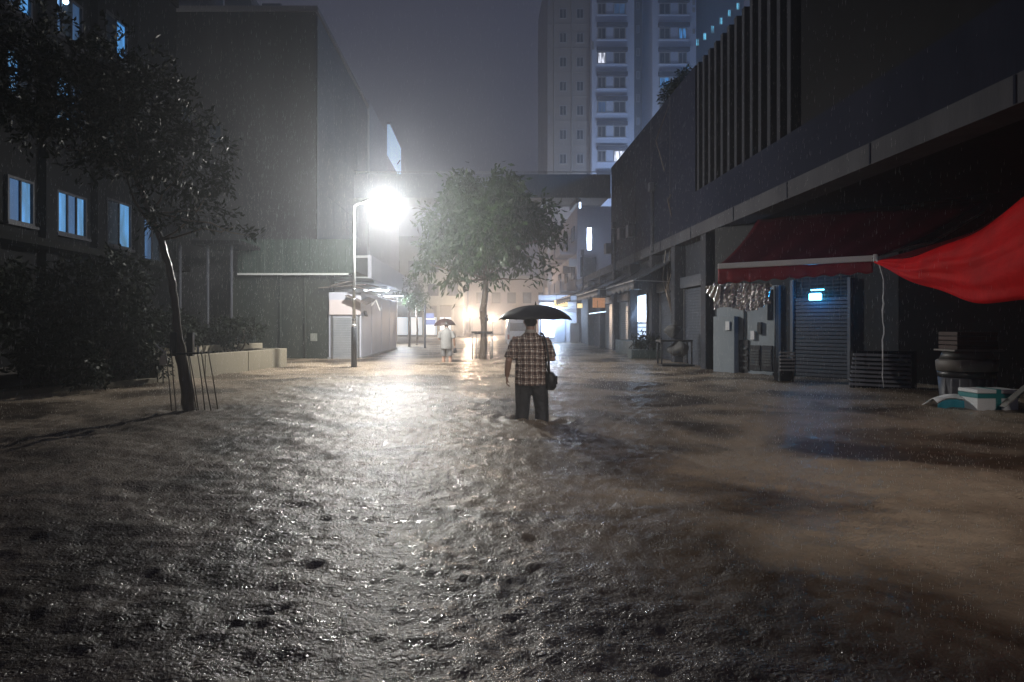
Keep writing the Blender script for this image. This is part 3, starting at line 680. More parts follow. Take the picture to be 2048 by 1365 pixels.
# slanting shop awnings
def awning(d0, d1, x_out, z_in, z_out, label, m):
    t = thing('shop_awning', label, 'awning', (XS, (d0+d1)/2, z_out), 'awnings over the shop row')
    def fn(u, v): return (XS-.02 + (x_out-XS)*v, d0+(d1-d0)*u, z_in + (z_out-z_in)*v - .10*math.sin(math.pi*v) + .03*math.sin(u*17))
    o = MB().sheet(fn, 18, 8).build('canvas', m, t, True)
    so = o.modifiers.new('thickness', 'SOLIDIFY'); so.thickness = .02
    MB().tube([(x_out, d0, z_out), (x_out, d1, z_out)], .028, 8).build('front_bar', greymetal, t)
    def fv(u, v): return (x_out+.01, d0+(d1-d0)*u, z_out - .03 - .26*v*(1 + .15*math.sin(u*40)))
    o = MB().sheet(fv, 40, 2).build('valance', m, t, True); o.modifiers.new('thickness', 'SOLIDIFY').thickness = .012
    for y in (d0+.05, d1-.05): MB().tube([(x_out, y, z_out), (XS, y, z_out-.05)], .018, 6).build('arm', greymetal, t)
awning(23.2, 28.4, 5.15, 3.55, 2.75, 'dark sloping awning above the brightly lit doorway', cloth_grey)
awning(29.0, 35.5, 4.9, 3.55, 2.75, 'dark awning just beyond the one over the lit doorway', cloth_grey)
awning(36.5, 44.0, 4.7, 3.6, 2.8, 'farthest dark awning on the right shop row', cloth_grey)
# hanging signs and strip
def sign_box(px, py, D, ww, hh, m, label, th=.10, name='shop_sign', grp=None):
    q = P(px, py, D); t = thing(name, label, 'sign', (q.x, D, q.z-hh/2), grp)
    MB().box((q.x-ww/2, D, q.z-hh/2), (q.x+ww/2, D+th, q.z+hh/2)).build('face', m, t, bevel=.008)
    MB().box((q.x-ww/2-.02, D+th+.002, q.z-hh/2-.02), (q.x+ww/2+.02, D+th+.05, q.z+hh/2+.02)).build('case', black_m, t)
    for s_ in (-1, 1): MB().tube([(q.x+s_*ww*.35, D+th/2, q.z+hh/2), (q.x+s_*ww*.35, D+th/2, q.z+hh/2+.35)], .012, 6).build('hanger', black_m, t)
    return t
orange_sign = mat('orange_sign', (.3, .15, .06), .4, (.5, .3, .2), 9, emit=(1.0, .46, .20), estr=.35, sample=False)
sign_box(1198, 606, 34.8, .62, .50, orange_sign, 'small orange lit hanging sign under the awnings', grp='hanging lit signs')
yel_sign = mat('yellow_sign', (.4, .35, .2), .4, emit=(1.0, .78, .40), estr=1.3, sample=False)
sign_box(1122, 607, 43.5, .85, .42, yel_sign, 'small yellow lit hanging sign at the far end of awnings', grp='hanging lit signs')
sign_box(1160, 612, 39.5, .28, .26, yel_sign, 'tiny yellow lit sign between the yellow and orange signs', grp='hanging lit signs')
q = P(1195, 626, 33.9)
t = thing('tube_light', 'slanting white tube light below the orange hanging sign', 'lamp', q)
MB().tube([q + Vector((-.42, 0, -.05)), q + Vector((.42, 0, .06))], .022, 8).build('tube', mat('tube_glow2', (1, 1, 1), .3, emit=(.6, .8, 1), estr=3, sample=False), t, True)
MB().tube([q + Vector((0, 0, .03)), q + Vector((0, 0, .6))], .01, 6).build('hanger', black_m, t)

# far bright shop front behind the umbrella
q = P(1112, 646, 45.8)
t = thing('far_shop', 'far bluish-lit shop front seen beneath the plaid man’s umbrella', 'shop', (q.x+1, 47, GROUND))
box('front', (3.9, 47.5, GROUND), (6.55, 47.8, 3.3), mat('far_shop_wall', (.35, .38, .46), .6), t)
box('lit_window', (4.1, 47.44, .35), (5.0, 47.49, 1.9), mat('far_glow', (.8, .8, 1), .4, emit=(.62, .72, 1.0), estr=1.1, sample=False), t)
box('door', (5.15, 47.43, GROUND), (5.75, 47.49, 1.9), mat('far_door', (.25, .3, .4), .4), t)
box('sign_board', (3.95, 47.38, 2.1), (6.5, 47.49, 2.8), mat('far_sign', (.5, .5, .56), .5), t)
box('lamp_tube', (4.4, 46.9, 1.98), (5.6, 46.98, 2.05), mat('far_tube', (1, 1, 1), .3, emit=(.75, .88, 1.0), estr=14, sample=False), t)
light('far_shop_light', 'POINT', (5.0, 46.6, 1.85), 420, (.62, .78, 1.0), t, .12)
box('white_panel', (5.9, 46.0, GROUND), (6.5, 46.06, 1.35), mat('grey_panel', (.38, .38, .40), .6), t)

# boxes and bags stacked at the shop row
for px, py, D_, s_, lab in ((1348, 662, 20.6, .42, 'pale bundled sack on top beside the dark shutter'), (1357, 700, 20.2, .5, 'round pale bundle low beside the dark shutter')):
    q = P(px, py, D_); t = thing('sack', lab, 'sack', (q.x, q.y, q.z-s_/2), 'bundles by the shutters')
    mb = MB(); mb.ball(q, s_*.55, 1.1, .8, .72, 18); mb.v = [(x+.05*math.sin(13*z+3*x), y+.05*math.sin(11*x+4*z), z+.045*math.sin(15*x+7*y)-.03*math.cos(21*y)) for x, y, z in mb.v]
    mb.build('body', mat('sack_cloth', (.07, .07, .072), .85, (.11, .108, .106), 6, .4, 30), t, True)
    MB().tube([q + Vector((0, 0, s_*.36)), q + Vector((.03, 0, s_*.52))], [.05, .07], 8).build('knot', MATS['sack_cloth'], t, True)
q = P(1356, 735, 20.1)
t = thing('low_shelf', 'dark low rack carrying the pale bundles', 'shelf', (q.x, 20.3, GROUND))
box('shelf_board', (q.x-.5, 19.95, .02), (q.x+.45, 20.6, .07), black_m, t); box('shelf_board', (q.x-.5, 20.15, .73), (q.x+.45, 20.7, .78), black_m, t)
for dx in (-.48, .41):
    for dy in (20.17, 20.62): box('leg', (q.x+dx, dy, GROUND), (q.x+dx+.04, dy+.04, .728), black_m, t)
t = thing('dark_planter_box', 'dark green planter box standing before the lit doorway', 'planter', (P(1285, 700, 26).x, 26, GROUND))
q = P(1300, 700, 25.2)
MB().box((q.x-.75, 24.9, GROUND), (q.x+.55, 25.6, .32)).build('tub', mat('tub_green', (.02, .035, .032), .5), t, bevel=.03)
vs, fs = leaves_mesh([(q.x-.1, 25.25, .55, .7, .4, .3)], 900, .13, 61); mesh_np('foliage', vs, fs, leaf_s, t)

# ------------------------------------------------------------------ corner stall on the diagonal wall
def wbox(name, s0, s1, z0, z1, o0, o1, m, parent, bevel=.0):
    a = wall_pt(s0, z0, o1); return MB().obox(a, wd*(s1-s0), wn*(o1-o0), (0, 0, z1-z0)).build(name, m, parent, bevel=bevel)
def wpx(px):      # distance along the diagonal wall seen at photo column px
    k = (px-CX)/F; return (k*WA.y - WA.x)/(wd.x - k*wd.y)
stw = mat('stall_pale_blue', (.16, .19, .22), .6, (.20, .23, .26), 2, .1, 20, streak=True)
t = thing('stall_cabinet', 'pale blue-grey cabinet wall with dark louvred doors under the foil sheet', 'cabinet', wall_pt(1, GROUND))
s0, s1 = wpx(1438), wpx(1562)
wbox('back_panel', s0, s1, GROUND, 2.2, .004, .10, stw, t)
wbox('tall_panel', wpx(1440), wpx(1482), GROUND, 1.45, .102, .30, stw, t, .01)
for a, b, z0, z1 in ((1484, 1502, GROUND, .85), (1506, 1526, .10, .72), (1530, 1550, .10, .72)):
    dr = wbox('louvre_door', wpx(a), wpx(b), z0, z1, .102, .14, frame_dark, t)
    for k in range(6): 
        zz = z0 + .12 + k*(z1-z0-.2)/6; wbox('louvre', wpx(a)+.02, wpx(b)-.02, zz, zz+.04, .141, .165, mat('louvre_grey', (.06, .065, .07), .5), dr)
wbox('lower_panel', wpx(1504), wpx(1552), GROUND, .05, .102, .16, stw, t)
wbox('wall_switch', wpx(1466), wpx(1474), 1.10, 1.32, .302, .34, white_plastic, t)
wbox('meter', wpx(1508), wpx(1516), .86, 1.08, .102, .17, white_plastic, t, .01)
wbox('pipe_fitting', wpx(1522), wpx(1530), 1.0, 1.3, .102, .18, black_m, t, .01)
wbox('dark_opening', wpx(1540), wpx(1550), 1.35, 2.1, .102, .12, dark_m, t)
for px in (1494, 1556):
    a = wall_pt(wpx(px), GROUND, .13); MB().tube([a, a + Vector((0, 0, 2.5))], .02, 8).build('conduit', black_m, t, True)

t = thing('stall_shutter', 'dark rolling shutter door below the blue light', 'shutter', wall_pt(2.5, GROUND))
s0, s1 = wpx(1592), wpx(1700)
for k in range(26): 
    if k % 1 == 0: pass
mb = MB()
for k in range(25):
    a = wall_pt(s0, GROUND + k*.088, .10); mb.obox(a, wd*(s1-s0), wn*.06, (0, 0, .07))
mb.build('slat_curtain', mat('shutter_blueblack', (.022, .030, .046), .5, (.032, .040, .056), 3), t)
for a in (s0-.07, s1+.004): wbox('guide', a, a+.065, GROUND, 2.3, .004, .14, mat('guide_grey', (.09, .10, .12), .5), t)
gr = MB()
for k in range(6): gr.obox(wall_pt(s0, 1.92+k*.085, .09), wd*(s1-s0), wn*.02, (0, 0, .018))
for k in range(8): gr.obox(wall_pt(s0+(s1-s0)*k/7, 1.9, .085), wd*.018, wn*.014, (0, 0, .50))
gr.build('grille', black_m, t)
q = wall_pt(wpx(1638), zpx(593, 15.9), .14)
t = thing('blue_lamp', 'glowing blue lamp behind the grille of the stall shutter', 'lamp', q)
wbox('diffuser', wpx(1638)-.14, wpx(1638)+.16, q.z-.10, q.z+.07, .16, .22, mat('blue_glow', (.2, .6, 1), .3, emit=(.12, .62, 1.0), estr=9, sample=False), t, .03)
wbox('upper_strip', wpx(1638)-.10, wpx(1638)+.2, q.z+.13, q.z+.16, .16, .19, MATS['blue_glow'], t)
wbox('mount', wpx(1638)-.16, wpx(1638)+.18, q.z+.071, q.z+.10, .12, .20, black_m, t)
light('blue_light', 'POINT', wall_pt(wpx(1638), q.z-.02, .36), 13, (.03, .36, 1.0), t, .08)

# hanging silver foil sheet
t = thing('foil_sheet', 'crinkled silver plastic sheet hanging below the left end of the red awning', 'plastic sheet', P(1480, 620, 14.6))
fa, fb = P(1428, 566, 15.3), P(1540, 568, 14.3)
def ff(u, v):
    q = fa.lerp(fb, u); d_ = .045*math.sin(u*55 + 2.2*math.sin(v*3)) + .03*math.sin(u*23+v*5) + .012*math.sin(u*120+v*31)
    hgt = .60*(1 - .10*math.sin(u*7) - .25*u*u)
    return (q.x - wn.x*d_, q.y - wn.y*d_, q.z - hgt*v)
MB().sheet(ff, 150, 26).build('sheet', foil, t, True)
def ff2(u, v):
    q = P(1412, 572, 15.4).lerp(P(1440, 572, 15.0), u); d_ = .03*math.sin(u*22+v*7); return (q.x - wn.x*d_, q.y-wn.y*d_, q.z - (.15+.30*u)*v)
MB().sheet(ff2, 24, 12).build('side_strip', foil, t, True)
MB().tube([fa + Vector((0, 0, .01)), fb + Vector((0, 0, .01))], .012, 6).build('cord', black_m, t)

# slatted vent crate
q = P(1760, 742, 13.4)
t = thing('slatted_pallet', 'pale slatted pallet leaning against the dark stall wall', 'pallet', (q.x, 13.4, GROUND))
for k in range(8):
    py = 712 + k*8.4; a = P(1708 - k*1.2, py, 13.35); b = P(1822, py+3+k*.4, 13.2)
    MB().obox(a, b-a, (0, .03, .012), (0, .012, .036)).build('slat', mat('slat_grey', (.18, .19, .23), .5, (.14, .15, .18), 8), t)
for px in (1712, 1765, 1816): MB().box(P(px, 782, 13.42), P(px+5, 708, 13.46)).build('upright', black_m, t)
MB().box(P(1706, 800, 13.48), P(1826, 702, 13.6)).build('backing', dark_m, t)
# narrow slatted crate beside the shutter
q = P(1575, 742, 14.9)
t = thing('slatted_crate', 'narrow dark slatted crate between cabinet and shutter', 'crate', (q.x, 14.9, GROUND))
for k in range(6):
    z = zpx(742-k*7, 14.9); MB().box((q.x-.17, 14.86, z), (q.x+.15, 14.9, z+.035)).build('slat', mat('crate_grey', (.16, .16, .17), .6), t)
for dx in (-.17, .12): MB().box((q.x+dx, 14.905, GROUND), (q.x+dx+.03, 14.96, .55)).build('upright', black_m, t)
MB().box((q.x-.17, 14.965, GROUND), (q.x+.15, 15.2, .5)).build('body', dark_m, t)

# red awning with the white bar
L0 = P(1435, 533, 14.17); L1 = P(1745, 517, 12.47)
U0 = Vector((6.5, 16.1, 3.72)); U1 = Vector((10.0, 13.5, 3.76))
t = thing('red_awning', 'dark red retractable awning with a white front bar over the corner stall', 'awning', (L0.x, L0.y, L0.z))
def fa_(u, v):
    a = U0.lerp(U1, u); b = L0.lerp(L1, u); q = a.lerp(b, v); q.z -= .10*math.sin(math.pi*v) + .012*math.sin(u*31) ; return q
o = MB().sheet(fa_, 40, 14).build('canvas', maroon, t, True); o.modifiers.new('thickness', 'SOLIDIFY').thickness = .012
bar = MB(); bd = (L1-L0).normalized()
bar.obox(L0 + Vector((0, 0, -.055)), L1-L0, Vector((.05, .06, 0)), (0, 0, .11)).build('front_bar', white_bar, t, bevel=.015)
MB().obox(L1 + bd*.003 + Vector((-.005, -.01, -.075)), bd*.07, Vector((.06, .075, 0)), (0, 0, .15)).build('end_cap', white_plastic, t, bevel=.02)
def fv(u, v):
    q = L0.lerp(L1, u) + Vector((.02, .03, -.057)); dd = .30 - .10*u + .02*math.sin(u*60)
    return (q.x + .015*math.sin(u*45)*v, q.y + .015*math.sin(u*45)*v, q.z - dd*v)
o = MB().sheet(fv, 80, 4).build('valance', mat('red_valance', (.20, .005, .012), .6, (.26, .007, .015), 5, trans=.15), t, True); o.modifiers.new('thickness', 'SOLIDIFY').thickness = .006
MB().tube([L0 + Vector((.05, .05, -.02)), U0.lerp(L0, .5) + Vector((0, 0, -.30)), U0 + Vector((0, 0, -.25))], .025, 8).build('folding_arm', greymetal, t)
MB().tube([L1 + Vector((-.2, .2, -.02)), U1.lerp(L1, .5) + Vector((0, 0, -.30)), U1 + Vector((0, 0, -.25))], .025, 8).build('folding_arm', greymetal, t)

# big red tarp to the right
t = thing('red_tarp', 'large sagging bright red tarpaulin at the right edge', 'tarpaulin', P(1750, 522, 12.4))
nU = 60
def edge(u):
    """u 0..1 from the corner by the awning towards the camera: top and bottom points of the hanging side"""
    Dv = 12.35 - u*7.2
    px = CX + F*(7.08 - .95*u)/Dv
    tt = min(1.0, (px-1745)/303)
    topy = 524 - 40*max(0, tt) ** 1.0*0.6 - 104*max(0, tt)**2.2
    boty = 524 + 95*math.sin(min(1, max(0, tt))*math.pi/2)**.95 - 16*max(0, tt)**3
    if px > 2048: topy -= (px-2048)*.75; boty += (px-2048)*.05
    a, b = P(px, topy, Dv), P(px, boty, Dv); a.z = min(a.z, 2.78 + .25*u); return a, b
def ft(u, v):
    a, b = edge(u); q = a.lerp(b, v); bul = .22*math.sin(math.pi*v)*min(1, u*3) + min(1, u*5)*(.035*math.sin(21*v + 9*u + 2*math.sin(5*u)) + .02*math.sin(38*v - 17*u))*v*(1.1-v)*3
    return (q.x - bul*.5 + .05*math.sin(u*14+v*4)*v*min(1, u*4) , q.y, q.z + .02*math.sin(u*25))
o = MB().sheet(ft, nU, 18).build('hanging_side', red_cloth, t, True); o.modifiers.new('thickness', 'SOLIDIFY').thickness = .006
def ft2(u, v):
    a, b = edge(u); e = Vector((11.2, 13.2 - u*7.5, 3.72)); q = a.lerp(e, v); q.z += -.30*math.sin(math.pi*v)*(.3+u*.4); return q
o = MB().sheet(ft2, nU, 16).build('roof_side', mat('shaded_red_canvas', (.10, .002, .005), .6, (.16, .003, .008), 2, .2, 20, spec=.1, trans=.25), t, True); o.modifiers.new('thickness', 'SOLIDIFY').thickness = .006  # same tarp cloth; the shade on the roof is put into a darker red
# water pouring off the tarp corner
q = P(1762, 523, 12.2)
t = thing('water_stream', 'thin stream of rainwater pouring from the red tarp corner', 'water', (q.x, q.y, 0))
pts = [P(1752, 519, 12.2), P(1760, 530, 12.2), P(1765, 548, 12.2)] + [P(1766 + rnd.uniform(-2.2, 2.2), 560 + k*12, 12.2) for k in range(19)]
MB().tube(pts, [.012, .022, .018] + [max(.004, .016 - .0006*k + rnd.uniform(-.004, .004)) for k in range(19)], 8).build('stream', mat('stream_water', (.6, .62, .66), .06, spec=.9), t, True)

# tubs, crate and foam boxes at the right edge
D_ = 10.9
q = P(1933, 735, D_)
t = thing('lower_tub', 'ribbed dim plastic tub, lowest of the stack at the right edge', 'tub', (q.x, D_, GROUND))
MB().ellrings([(q.x, D_, GROUND, .34, .30), (q.x, D_, zpx(755, D_), .40, .36)], 24).build('body', mat('tub_bluegrey', (.05, .053, .064), .5, (.068, .068, .08), 5), t, True)
for k in range(10):
    a = math.pi*(1.05 + .9*k/9); MB().box((q.x+.385*math.cos(a)-.015, D_+.35*math.sin(a)-.02, .02), (q.x+.385*math.cos(a)+.015, D_+.35*math.sin(a)+.01, zpx(757, D_))).build('rib', mat('tub_rib', (.08, .08, .092), .5), t)
t = thing('upper_tub', 'pale round tub with dark lower band stacked on the ribbed tub', 'tub', (q.x, D_, zpx(754, D_)))
MB().ellrings([(q.x, D_, zpx(754.5, D_), .40, .36), (q.x, D_, zpx(742, D_), .41, .37)], 24).build('band', black_m, t, True)
MB().ellrings([(q.x, D_, zpx(741.8, D_), .42, .38), (q.x, D_, zpx(722, D_), .43, .39), (q.x, D_, zpx(719, D_), .40, .36)], 24).build('body', mat('tub_pale', (.11, .10, .092), .6, (.15, .132, .12), 4), t, True)
MB().ellrings([(q.x, D_, zpx(718.8, D_), .38, .34), (q.x, D_, zpx(703, D_), .33, .30)], 24).build('lid', mat('tub_lid', (.05, .048, .045), .5), t, True)
t = thing('brown_crate', 'dim red-brown crate on top of the stacked tubs', 'crate', (q.x, D_, zpx(702, D_)))
box('base', (q.x-.36, D_-.25, zpx(702, D_)), (q.x+.42, D_+.25, zpx(699, D_)), mat('crate_edge', (.14, .12, .11), .5), t)
for k in range(4):
    z0 = zpx(698.5 - k*9, D_); box('board', (q.x-.30, D_-.22, z0), (q.x+.34, D_+.22, z0+.058), mat('crate_brown', (.030, .010, .007), .7, (.042, .015, .010), 6), t)
def foam_box(x0, x1, py0, py1, D_, label, rz=0):
    a = P(x0, py0, D_); b = P(x1, py1, D_); t = thing('foam_box', label, 'box', ((a.x+b.x)/2, D_+.2, 0), 'floating foam boxes')
    zc = a.z; zt = b.z; lid = zt - (zt-zc)*.24; pv = ((a.x+b.x)/2, D_+.2, 0)
    MB().box((a.x+.01, D_+.012, -.10), (b.x-.01, D_+.40, lid-.003), rz, pv).build('body', foam_m, t, bevel=.012)
    MB().box((a.x, D_, lid), (b.x, D_+.412, zt), rz, pv).build('lid', foam_m, t, bevel=.012)
    MB().box((a.x+.004, D_+.004, lid-.07), (b.x-.004, D_+.408, lid-.0035), rz, pv).build('tape_band', teal, t)
    m_ = (a.x+b.x)/2; MB().box((m_-.035, D_-.004, -.08), (m_+.035, D_+.416, zt+.004), rz, pv).build('tape_strap', teal, t)
    return t
foam_box(1955, 2040, 812, 780, 9.9, 'white foam box with teal tape cross, floating at the right edge')
# crumpled cyan and white sheet
t = thing('plastic_sheet', 'crumpled cyan and white plastic sheet left of the taped foam box', 'plastic sheet', P(1915, 805, 10.2))
c0 = P(1915, 800, 10.2)
def fs_(u, v): 
    x = -.30+.60*u; y = .35*v; z = .17 - .30*abs(x+.02)**1.2*1.4 - .12*abs(v-.3) + .02*math.sin(9*u+5*v)
    return (c0.x+x, c0.y+y, max(-.03, z+.02))
o = MB().sheet(fs_, 24, 12).build('white_top', foam_m, t, True); o.modifiers.new('thickness', 'SOLIDIFY').thickness = .01
def fc_(u, v): 
    x = -.28+.56*u; q = fs_(u, 0); return (q[0], q[1]-.012 + .02*math.sin(u*18)*v, q[2]*(1-v) - .05*v - .012)
o = MB().sheet(fc_, 28, 6).build('cyan_skirt', cyan_sheet, t, True); o.modifiers.new('thickness', 'SOLIDIFY').thickness = .006
# loose pale plank leaning at the frame edge
t = thing('loose_plank', 'dim grey plank leaning by the taped foam box', 'plank', P(2030, 812, 9.6))
MB().obox(P(2012, 815, 9.6), P(2080, 760, 9.5) - P(2012, 815, 9.6), (0, .12, 0), (.03, 0, .05)).build('board', mat('plank_grey', (.12, .12, .11), .6, (.17, .165, .15), 7, .3, 25), t)

# ------------------------------------------------------------------ apartment tower far behind
DT = 82.0
def tx(px): return (px-CX)*DT/F
t = thing('apartment_tower', 'tall pale apartment tower with a few lit windows in the misty distance', 'building', (tx(1240), DT, GROUND))
TZ = 44.0
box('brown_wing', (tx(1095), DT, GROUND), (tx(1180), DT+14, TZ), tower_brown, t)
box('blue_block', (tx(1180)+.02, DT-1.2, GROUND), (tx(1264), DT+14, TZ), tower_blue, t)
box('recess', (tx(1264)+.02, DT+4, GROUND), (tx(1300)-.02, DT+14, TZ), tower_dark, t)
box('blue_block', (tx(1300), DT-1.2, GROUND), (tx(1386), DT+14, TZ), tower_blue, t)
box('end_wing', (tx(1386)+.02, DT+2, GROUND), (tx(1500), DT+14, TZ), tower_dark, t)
pit = 48.4*DT/F
# prototype windows
def far_win(ww, hh, pane_m):
    pass
def tower_window(px, py, y, wpx_, hpx, pm):
    q = P(px, py, DT); xx = tx(px); ww = wpx_*DT/F/2; hh = hpx*DT/F/2
    fo = MB(); e = .10
    for x0, x1, z0, z1 in ((xx-ww, xx-ww+e, q.z-hh, q.z+hh), (xx+ww-e, xx+ww, q.z-hh, q.z+hh), (xx-ww+e, xx+ww-e, q.z-hh, q.z-hh+e), (xx-ww+e, xx+ww-e, q.z+hh-e, q.z+hh), (xx-.04, xx+.04, q.z-hh+e, q.z+hh-e)):
        fo.box((x0, y-.10, z0), (x1, y-.002, z1))
    o = fo.build('window', frame_white, t); MB().box((xx-ww+e, y-.05, q.z-hh+e), (xx+ww-e, y-.004, q.z+hh-e)).build('pane', pm, o)
slab_shade_m = mat('tower_slab_shade', (.05, .06, .10), .9)
lit = {(1, 1201, 98): win_white, (1, 1201, 1): glass_dark}
for k in range(-1, 8):
    py = 26 + k*48.4
    for px in (1126, 1160): tower_window(px, py + 2, DT, 15, 21, glass_dark)
    for px, ww in ((1200, 17), (1235, 24)):
        pm = win_white if (k, px) in ((2, 1200), (6, 1235)) else (win_blue_dim if (k, px) in ((0, 1235), (4, 1200)) else glass_dark)
        if k == 7: pm = glass_dark
        tower_window(px, py - 48.4*.5 + 26 + (0), DT-1.2, ww, 23, pm)
    for px, ww in ((1324, 22), (1359, 17)):
        pm = win_cyan if (k == -1 and px == 1324) else (win_blue if (k, px) in ((3, 1324), (1, 1359)) else glass_dark)
        tower_window(px, py - 24 + 26, DT-1.2, ww, 23, pm)
    for xa, xb in ((1190, 1250), (1311, 1372)):
        z = zpx(py - 48.4*.5 + 10, DT); MB().box((tx(xa), DT-1.62, z-.22), (tx(xb), DT-1.202, z+.22)).build('shade_band', slab_shade_m, t)  # dark strip over each window pair; slab shadow put into its colour
        MB().box((tx(xa), DT-1.40, z-1.65-.12), (tx(xb), DT-1.202, z-1.65)).build('sill', tower_blue, t)
    pm = win_warm if k in (3, 4) else (win_cyan if k in (0, 1) else glass_dark)
    tower_window(1277, py + 4, DT+4, 9, 18, pm); tower_window(1291, py + 4, DT+4, 7, 16, win_blue_dim if k in (0, 4) else glass_dark)
for px, py in ((1405, 72), (1420, 60), (1436, 45), (1453, 28), (1470, 12), (1488, -2), (1396, 95)):
    tower_window(px, py, DT+2, 8, 16, win_cyan)
for px, py in ((1381, 15), (1381, 30), (1381, 72)): tower_window(px, py, DT-1.2, 5, 9, win_cyan)
for py in (4, 100, 240): tower_window(1183 if py == 100 else 1098, py, DT-1.2 if py == 100 else DT, 4, 16, win_white if py != 100 else win_blue_dim)
for k in range(9):
    z = zpx(k*48.4, DT); MB().box((tx(1095)-.05, DT-.06, z-.04), (tx(1180), DT-.001, z+.04)).build('string_course', tower_brown, t)
for px in (1108, 1143): MB().tube([(tx(px), DT-.1, 3), (tx(px), DT-.1, TZ-1)], .09, 6).build('drain_pipe', tower_brown, t)

t2 = thing('assumed_tower_floodlight', 'assumed unseen blue-white flood lamp on a post at the foot of the apartment tower', 'assumed_floodlight', (17.5, 68, GROUND))  # assumed lamp, added out of sight to tint the tower blue
MB().tube([(17.5, 68, GROUND), (17.5, 68, 10.2)], .09, 10).build('pole', black_m, t2, True)
hd = MB().box((17.2, 67.9, 10.2), (17.8, 68.3, 10.6)).build('lamp_head', greymetal, t2, bevel=.03)
light('assumed_tower_flood', 'POINT', (17.5, 68.6, 10.8), TOWER_W, (.55, .72, 1.0), t2, .2)

# ------------------------------------------------------------------ buildings beyond the bridge
t = thing('balcony_building', 'misty lilac building with balconies beyond the footbridge', 'building', (9, 52, GROUND))
lil = mat('lilac_wall', (.30, .30, .36), .8, (.36, .35, .41), .4, streak=True)
box('wall', (6.7, 48.2, 3.35), (16, 66, 9.6), lil, t)
box('ground_floor', (6.7, 48.2, GROUND), (16, 66, 3.33), mat('lilac_low', (.18, .18, .21), .8), t)
for z in (3.5, 6.3):
    for d in (49.0, 53.0, 57.5):
        box('balcony', (5.6, d, z), (6.69, d+2.8, z+.14), lil, t); bl = box('balcony_front', (5.55, d, z+.142), (5.65, d+2.8, z+.95), lil, t)
        box('window', (6.62, d+.5, z+1.05), (6.695, d+2.2, z+2.1), glass_dark, t)
for d, z in ((48.6, 5.4), (52.3, 5.2), (56.6, 8.0)): box('air_conditioner', (6.15, d, z), (6.69, d+.8, z+.55), mat('ac_box', (.4, .4, .43), .6), t, bevel=.02)
box('window', (6.9, 48.12, 4.6), (8.0, 48.18, 6.0), glass_dark, t)
q = P(1179, 478, 44.0)
t = thing('neon_sign', 'bright vertical bluish-white light sign beyond the footbridge', 'sign', (q.x, 44, q.z-.8))
MB().box((q.x-.14, 44, q.z-.72), (q.x+.14, 44.12, q.z+.72)).build('face', mat('neon_face', (1, 1, 1), .3, emit=(.62, .74, 1.0), estr=7, sample=False), t, bevel=.03)
MB().box((q.x-.17, 44.122, q.z-.76), (q.x+.17, 44.22, q.z+.76)).build('case', black_m, t)
MB().tube([(q.x+.1, 44.17, q.z+.5), (6.8, 44.17, q.z+.5)], .03, 6).build('bracket', black_m, t)
light('neon_light', 'POINT', (q.x-.1, 43.6, q.z), 120, (.55, .68, 1.0), t, .15)

t = thing('far_left_building', 'misty grey building closing the street behind the small umbrella', 'building', (-5, 70, GROUND))
fg = mat('far_grey', (.20, .22, .22), .85, (.25, .27, .27), .3, streak=True)
box('wall', (-26, 70, 3.2), (-1.9, 84, 8.8), fg, t)
box('upper_wall', (-24, 72, 8.82), (-3.5, 84, 10.6), fg, t)
box('ground_floor', (-26, 70.6, GROUND), (-2.0, 84, 3.18), mat('far_low', (.14, .15, .16), .8), t)
for x in (-9.6, -7.6, -5.6, -3.6): 
    for z in (4.2, 6.6): box('window', (x, 69.93, z), (x+1.1, 69.99, z+1.2), glass_dark, t)
for x in (-8.9, -7.4, -5.9, -4.4): box('shop_window', (x, 70.5, .2), (x+1.15, 70.59, 2.0), mat('pale_shop_pane', (.7, .75, .8), .3, emit=(.80, .90, 1.0), estr=.7, sample=False), t)
for x in (-9.2, -7.7, -6.2, -4.7, -3.2): box('pier', (x, 70.2, GROUND), (x+.25, 70.58, 3.18), fg, t)

t = thing('far_end_building', 'warmly lit misty building at the end of the street', 'building', (2, 88, GROUND))
box('wall', (-1.8, 88, GROUND), (14, 96, 7.2), mat('far_warm', (.34, .30, .28), .85, (.38, .34, .31), .3), t)
for i in range(5):
    box('window', (-.8+i*2.0, 87.92, 4.0), (.3+i*2.0, 87.99, 5.4), glass_dark, t)
    box('shop_front', (-1.2+i*2.0, 87.9, .1), (.4+i*2.0, 87.99, 2.4), mat('warm_wash_front', (.4, .33, .28), .6, emit=(1.0, .72, .52), estr=.15, sample=False), t)  # faint glow of the fronts is added for a warm wash at the street end
box('roof', (-2.0, 87.6, 7.21), (14.2, 96.2, 7.5), fg, t)

# warm street lanterns in the distance
def lantern(px, py, D, power, label):
    q = P(px, py, D); t = thing('far_lantern', label, 'street lamp', (q.x, D, GROUND), 'warm lanterns at the end of the street')
    MB().tube([(q.x, D+.1, GROUND), (q.x, D+.1, q.z+.4)], .05, 8).build('pole', black_m, t, True)
    MB().ball(q, .20, n=10).build('globe', mat('warm_globe', (1, .8, .5), .3, emit=(1.0, .62, .26), estr=4, sample=False), t, True)
    MB().tube([q + Vector((0, 0, .2)), q + Vector((0, .1, .42))], .03, 6).build('bracket', black_m, t, True)
    MB().tube([q + Vector((0, 0, -.24)), q + Vector((0, 0, -.20))], .42, 16).build('light_stop', black_m, t)  # disc added under the globe to keep its light off the water
    light('lantern_light', 'POINT', q, power, (1.0, .73, .52), t, .2).data.shadow_soft_size = .21
    for o in t.children:
        if o.name.startswith('globe'): o.visible_shadow = False
lantern(940, 630, 66, 3300, 'warm orange lantern glowing left of the round tree trunk')
lantern(986, 640, 74, 2600, 'fainter warm lantern just right of the round tree trunk')

